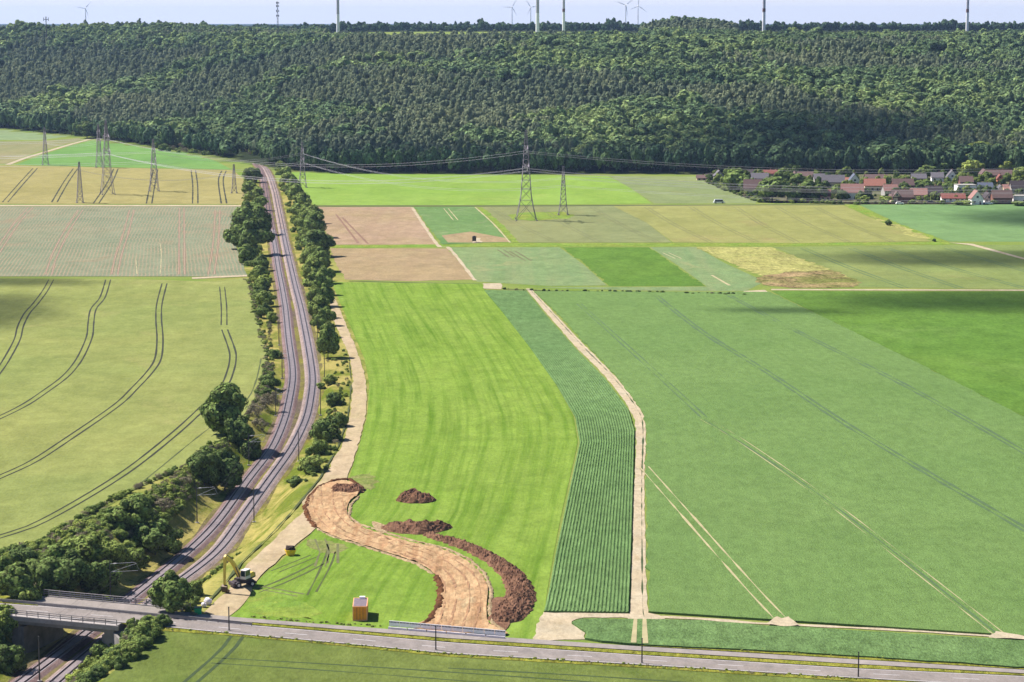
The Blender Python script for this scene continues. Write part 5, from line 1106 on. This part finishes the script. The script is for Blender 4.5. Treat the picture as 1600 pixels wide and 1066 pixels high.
# ------------------------------------------------------------------ woodland scatter (uncountable)
def scatter(name, pts, sc_, rz, vi, tint, srcs, label=None):
    me = bpy.data.meshes.new(name); n = len(pts); me.vertices.add(n); me.vertices.foreach_set('co', np.asarray(pts, np.float32).ravel())
    for nm, ty, key, arr in (('sc','FLOAT_VECTOR','vector',sc_), ('rz','FLOAT','value',rz), ('vi','INT','value',vi), ('tint','FLOAT','value',tint)):
        a = me.attributes.new(nm, ty, 'POINT'); a.data.foreach_set(key, np.ascontiguousarray(arr, np.int32 if ty == 'INT' else np.float32).ravel())
    o = bpy.data.objects.new(name, me); C.objects.link(o); tag(o, label, kind='stuff')
    ng = bpy.data.node_groups.new(name+'_nodes', 'GeometryNodeTree')
    ng.interface.new_socket('Geometry', in_out='INPUT', socket_type='NodeSocketGeometry'); ng.interface.new_socket('Geometry', in_out='OUTPUT', socket_type='NodeSocketGeometry')
    gi = ng.nodes.new('NodeGroupInput'); go_ = ng.nodes.new('NodeGroupOutput'); jn = ng.nodes.new('GeometryNodeJoinGeometry')
    def na(nm, ty): q = ng.nodes.new('GeometryNodeInputNamedAttribute'); q.data_type = ty; q.inputs[0].default_value = nm; return q.outputs[0]
    A_sc, A_rz, A_vi = na('sc','FLOAT_VECTOR'), na('rz','FLOAT'), na('vi','INT')
    cx = ng.nodes.new('ShaderNodeCombineXYZ'); ng.links.new(A_rz, cx.inputs[2])
    for k, src in enumerate(srcs):
        oi = ng.nodes.new('GeometryNodeObjectInfo'); oi.inputs['Object'].default_value = src; oi.transform_space = 'ORIGINAL'
        cmp = ng.nodes.new('FunctionNodeCompare'); cmp.data_type = 'INT'; cmp.operation = 'EQUAL'
        ii = [s for s in cmp.inputs if s.type == 'INT' and s.enabled]; ng.links.new(A_vi, ii[0]); ii[1].default_value = k
        ip = ng.nodes.new('GeometryNodeInstanceOnPoints'); ng.links.new(gi.outputs[0], ip.inputs['Points']); ng.links.new(cmp.outputs[0], ip.inputs['Selection'])
        ng.links.new(oi.outputs['Geometry'], ip.inputs['Instance']); ng.links.new(cx.outputs[0], ip.inputs['Rotation']); ng.links.new(A_sc, ip.inputs['Scale']); ng.links.new(ip.outputs[0], jn.inputs[0])
    ng.links.new(jn.outputs[0], go_.inputs[0]); md = o.modifiers.new('scatter', 'NODES'); md.node_group = ng; return o
# source crowns: crowns of trees already standing in the front row / hedge
def find_crown(me):
    for o in C.objects:
        if o.name.startswith('crown') and o.data is me: return o
fr = [find_crown(m) for m in farc]
pine_src = []
for i, m in enumerate(pinec):
    xx = -150+i*9.0; t = tree_at('forest_tree', xx, edgeY(xx)+3, T(xx, edgeY(xx)+3), 15, 6, 'pine', .3, 'grey green pine with a narrow crown in the front row right of the railway bend', 'tree', 'front row pines of the wood', variant=i)
    pine_src.append([c for c in t.children if c.name.startswith('crown')][0])
SRC = fr+pine_src
def nz(x, y, s, o=0): return noise.noise(Vector((x*s+o, y*s*.8, o)))
pts = []; scs = []; rzs = []; vis = []; tin = []
rg = random.Random(11); sp0 = 7.2
Y = 1570.0
while Y < 3260:
    hw = Y*.245+30; x = -hw
    st = sp0*(1+max(0, Y-2000)/2600)
    while x < hw:
        px_ = x+rg.uniform(-.45,.45)*st; py = Y+rg.uniform(-.45,.45)*st; x += st
        d = py-edgeY(px_)
        if d < 8: continue
        U = 800+px_/py*F
        if abs(px_-float(cW(py))) < 9 and py < 1900: continue
        if d > 1090 and 515 < U < 1000 and py > 2500: continue
        if d > 1120 and U >= 1000 and not (990 < U < 1150 and py < 3120): continue
        z = T(px_, py); big = nz(px_, py, .006, 3); sm = nz(px_, py, .02, 8); vv = 36+(100-z-10)*F/py
        pineness = nz(px_, py, .005, 20)*1.2+.25*math.exp(-((vv-125)/45)**2)+(-.15 if U > 900 else .1)
        wx, wy = px_+30*nz(px_, py, .012, 5), py+30*nz(px_, py, .012, 6)
        vp = noise.voronoi(Vector((wx/85.0, wy/60.0, 0.0)))[1][0]; rnd = random.Random(int(vp.x*1000)*7919+int(vp.y*1000)); st_t, st_p, st_s = rnd.random(), rnd.random(), rnd.random()
        if any(abs(d-q) < 3.2 for q in (330, 590, 840)): continue
        t = .30+.42*st_t+.3*big+.25*sm+rg.gauss(0, .14)
        if abs(vv-152-max(0,(U-150))*.05) < 10 and U < 260: t += .35; st_p = 1
        if 640 < U < 950 and abs(vv-175) < 18: t += .15
        if 1340 < U < 1450 and abs(vv-168) < 12: t += .4; st_p = 1
        if vv > 225: t -= .2
        if rg.random() < .035: t += .4
        isp = (st_p-.5)*.5+pineness > .18+rg.uniform(-.08,.08)
        bigst = st_s > .6 and not isp
        if bigst and rg.random() < .42: continue
        h = rg.uniform(8.5, 14.5)*(1.25 if d < 60 else 1)*(.82 if d > 880 else 1)*(1.3 if rg.random() < .04 else 1)*(1.15 if bigst else 1)
        wd = h*rg.uniform(.55, .88)*(1.25 if bigst else 1)+.6 if not isp else rg.uniform(5.4, 7.6)
        # terrace edges carry taller belts
        if any(abs(d-q) < 10 for q in (455, 705)): h *= 1.12
        if isp: s = wd/W0['pine']; k = 6+rg.randrange(4)
        else: s = wd/W0['far']; k = rg.randrange(6)
        pts.append((px_, py, z-.3)); scs.append((s, s, h)); rzs.append(rg.uniform(0, 6.28)); vis.append(k); tin.append(min(1, max(0, t)))
    Y += st
# belt far behind the open plateau
for row, (Yb, hh) in enumerate(((3560,15),(3572,14),(3585,16))):
    x = -420+row
    while x < 900:
        U = 800+x/Yb*F; k = rg.randrange(6); wd = rg.uniform(8, 13); h = hh*rg.uniform(.72, 1.12)+ (5 if nz(x, 0, .03, 1) > .28 else 0)
        pts.append((x, Yb+rg.uniform(-4,4), T(x, Yb)-1)); scs.append((wd/.76, wd/.76, h)); rzs.append(rg.uniform(0,6.28)); vis.append(k); tin.append(min(1, max(0, .08+rg.gauss(0,.07)))); x += rg.uniform(6, 10)
scatter('woodland', pts, np.array(scs), np.array(rzs), np.array(vis), np.array(tin), SRC)
print('forest instances', len(pts))
# scrub on the cutting slopes
shsrc = [find_crown(m) for m in shrubc]; drysrc = [find_crown(m) for m in dryc]
def inpoly(x, y, P):
    c = False; j = len(P)-1
    for i in range(len(P)):
        if (P[i][1] > y) != (P[j][1] > y) and x < (P[j][0]-P[i][0])*(y-P[i][1])/(P[j][1]-P[i][1])+P[i][0]: c = not c
        j = i
    return c
pts = []; scs = []; rzs = []; vis = []; tin = []
def region(px, n, hr, tr, dry=0.0, flatz=None):
    P = [gpt(u, v)[:2] for u, v in px]; X = [p[0] for p in P]; Yv = [p[1] for p in P]; k = 0; g = 0
    while k < n and g < n*30:
        g += 1; x, y = rg.uniform(min(X), max(X)), rg.uniform(min(Yv), max(Yv))
        if not inpoly(x, y, P) or x > float(cW(y))-(8.0 if y < 620 else 5.6) and x < float(cE(y))+5.0: continue
        k += 1; h = rg.uniform(*hr); w_ = h*rg.uniform(.9, 1.7)/1.24; dr = rg.random() < dry
        pts.append((x, y, T(x, y)-.05)); scs.append((w_, w_, h)); rzs.append(rg.uniform(0,6.28)); vis.append(len(shsrc)+rg.randrange(len(drysrc)) if dr else rg.randrange(len(shsrc))); tin.append(rg.uniform(*tr))
region([(0,868),(60,856),(180,795),(240,790),(275,850),(235,905),(195,935),(0,935)], 560, (.7,1.9), (.4,1.0), .35)
region([(195,790),(290,735),(320,700),(350,690),(400,720),(330,790),(255,850),(225,830)], 520, (.5,1.3), (.5,1.0), .3)
region([(375,670),(400,620),(412,570),(428,560),(436,640),(400,700),(370,700)], 190, (.4,1.2), (.3,.8), .55)
region([(418,505),(430,500),(440,560),(425,570)], 40, (.4,1.1), (.3,.8), .5)
region([(505,600),(545,600),(540,680),(510,740),(470,760),(480,710),(500,660)], 60, (.5,1.3), (.4,.9), .2)
region([(500,540),(540,545),(548,600),(505,600)], 30, (.4,.9), (.5,.9), .2)
region([(185,985),(260,975),(215,1030),(130,1080),(110,1070),(150,1030)], 150, (.8,2.2), (.2,.8), .1)
region([(-60,975),(30,968),(20,1000),(-60,1060)], 60, (.8,2.0), (.3,.9), .1)
region([(-60,1010),(30,1010),(50,1030),(20,1080),(-60,1080)], 90, (.8,2.0), (.1,.5), .1)
region([(385,270),(412,280),(430,420),(432,500),(402,490),(378,410),(370,360)], 150, (1.0,3.0), (.4,1.0), .1)
region([(432,264),(450,268),(500,350),(512,400),(517,525),(500,540),(480,450),(452,340)], 220, (1.0,3.2), (.4,1.0), .06)
region([(250,940),(310,925),(305,965),(230,960)], 50, (.5,1.4), (.3,.8), .2)
region([(300,880),(360,850),(380,862),(320,915)], 26, (.4,.9), (.4,.8), .2)
region([(230,226),(330,232),(420,238),(480,258),(400,250),(330,244),(250,236)], 90, (2,5), (.3,.7), .2)
def margin(px, step, hr, sp=1.0, ig=1, tr=(.5,1.0), dry=.25):
    if isinstance(ig, tuple): tr, dry = ig, tr
    P = densify([gp(u, v) for u, v in px], step)
    for p in P:
        if rg.random() < .3: continue
        x, y = p[0]+rg.gauss(0, sp*.4), p[1]+rg.gauss(0, sp*.7); h = rg.uniform(*hr); w_ = h*rg.uniform(1.0, 2.2)/1.24
        pts.append((x, y, max(T(x, y), -.3 if abs(T(x,y)) < .3 else -9)+.05)); scs.append((w_, w_, h)); rzs.append(rg.uniform(0,6.28)); vis.append(len(shsrc)+rg.randrange(len(drysrc)) if rg.random() < dry else rg.randrange(len(shsrc))); tin.append(rg.uniform(*tr))
margin([(230,983),(358,992),(500,1005),(700,1024),(1000,1041.5),(1340,1063)], .35, (.15,.38), .5, 1, (.8,1.0), .35)
margin([(395,965),(500,974),(600,980)], .4, (.15,.35), .5, 1, (.8,1), .3)
margin([(1020,1007),(1340,1027),(1600,1043)], .4, (.2,.4), .6, 1, (.6,1), .3)
margin([(388,438),(396,470),(405,510),(416,545),(420,575),(410,612),(392,640)], 1.2, (.4,1.0), 1.5, (.4,.9), .6)
margin([(330,698),(290,730),(210,765),(160,790),(60,852),(0,866)], .9, (.4,1.2), 1.0, (.3,.9), .4)
margin([(786,452.5),(860,455.5),(1010,457.5),(1160,461.5)], 1.6, (.4,1.0), 1.0, (.1,.6), .1)

margin([(1110,286),(1150,303),(1190,317),(1345,319),(1600,319)], 2.2, (.8,2.6), 2.5, (.2,.9), .1)
for _ in range(420):
    u, v = rg.uniform(1105, 1600), rg.uniform(272, 316)
    if v > 286+(u-1105)*.36 and u < 1190: continue
    x, y = gp(u, v); h = rg.uniform(1.4, 5.8); w_ = h*rg.uniform(.8,1.2)/1.24; pts.append((x, y, 0)); scs.append((w_, w_, h)); rzs.append(rg.uniform(0,6.28)); vis.append(rg.randrange(len(shsrc))); tin.append(rg.uniform(.1,.8))
scatter('undergrowth', pts, np.array(scs), np.array(rzs), np.array(vis), np.array(tin), shsrc+drysrc)
# short verge herbs along the road (one uncountable cover)
# ------------------------------------------------------------------ clouds far overhead (their shadows fall on the fields)
cm, nt, b = newmat('cloud_white'); tc = N(nt, 'ShaderNodeTexCoord'); sx = N(nt, 'ShaderNodeSeparateXYZ'); nt.links.new(tc.outputs['Object'], sx.inputs[0])
rr2 = math_(nt, 'ADD', math_(nt, 'MULTIPLY', sx.outputs[0], sx.outputs[0]), math_(nt, 'MULTIPLY', sx.outputs[1], sx.outputs[1]))
fa = math_(nt, 'MULTIPLY', math_(nt, 'SUBTRACT', 1.0, rr2), 1.3)
fa = math_(nt, 'ADD', fa, math_(nt, 'MULTIPLY', math_(nt, 'SUBTRACT', noi(nt, tc.outputs['Object'], 1.6, 5), .55), 1.8))
fc = N(nt, 'ShaderNodeClamp'); nt.links.new(fa, fc.inputs[0]); fac = math_(nt, 'MULTIPLY', fc.outputs[0], .5)
tr = N(nt, 'ShaderNodeBsdfTransparent'); mx = N(nt, 'ShaderNodeMixShader'); nt.links.new(fac, mx.inputs[0]); nt.links.new(tr.outputs[0], mx.inputs[1]); nt.links.new(b.outputs[0], mx.inputs[2])
b.inputs['Base Color'].default_value = (.85,.87,.9,1); nt.links.new(mx.outputs[0], [n for n in nt.nodes if n.type == 'OUTPUT_MATERIAL'][0].inputs[0])
def cloud(u, v, rx, ry, z=0): x, y = gp(u, v, z); cloudw(x, y, z, rx, ry)
def cloudw(x, y, z, rx, ry, hgt=1200):
    u = x; k = (hgt-z)/SUNV.z
    bm = bmesh.new(); bmesh.ops.create_icosphere(bm, subdivisions=4, radius=1)
    for q in bm.verts: q.co *= 1+.18*noise.noise(q.co*2.2+Vector((u*.01,0,0)))
    me = bpy.data.meshes.new('cloud'); bm.to_mesh(me); bm.free(); me.materials.append(cm); me.polygons.foreach_set('use_smooth', [True]*len(me.polygons))
    o = bpy.data.objects.new('cloud', me); C.objects.link(o); o.location = (x+SUNV.x*k, y+SUNV.y*k, z+SUNV.z*k); o.scale = (rx, ry, max(12, rx*.25)); tag(o, kind='structure')
cloud(-40,490,32,70); cloud(-10,441,50,18); cloud(1590,405,105,45); cloud(1590,472,85,42); cloud(1240,487,32,10); cloud(1660,342,62,75); 
cloudw(262,1745,24,110,170); cloudw(240,1720,20,80,120); cloudw(170,1690,14,90,80); cloudw(-50,1622,10,130,46); cloudw(150,1622,10,150,46)
# ------------------------------------------------------------------ haze
hm = bpy.data.materials.new('haze_air'); hm.use_nodes = True; nt = hm.node_tree; nt.nodes.clear(); o_ = nt.nodes.new('ShaderNodeOutputMaterial'); pv = nt.nodes.new('ShaderNodeVolumePrincipled')
pv.inputs['Color'].default_value = (.42,.62,1,1); pv.inputs['Density'].default_value = .00003; pv.inputs['Anisotropy'].default_value = .2; nt.links.new(pv.outputs[0], o_.inputs['Volume'])
mb = MB(); mb.box(-12200, 12200, -300, 30200, -8.6, 300); hb = mb.build('haze', hm); tag(hb, kind='stuff')
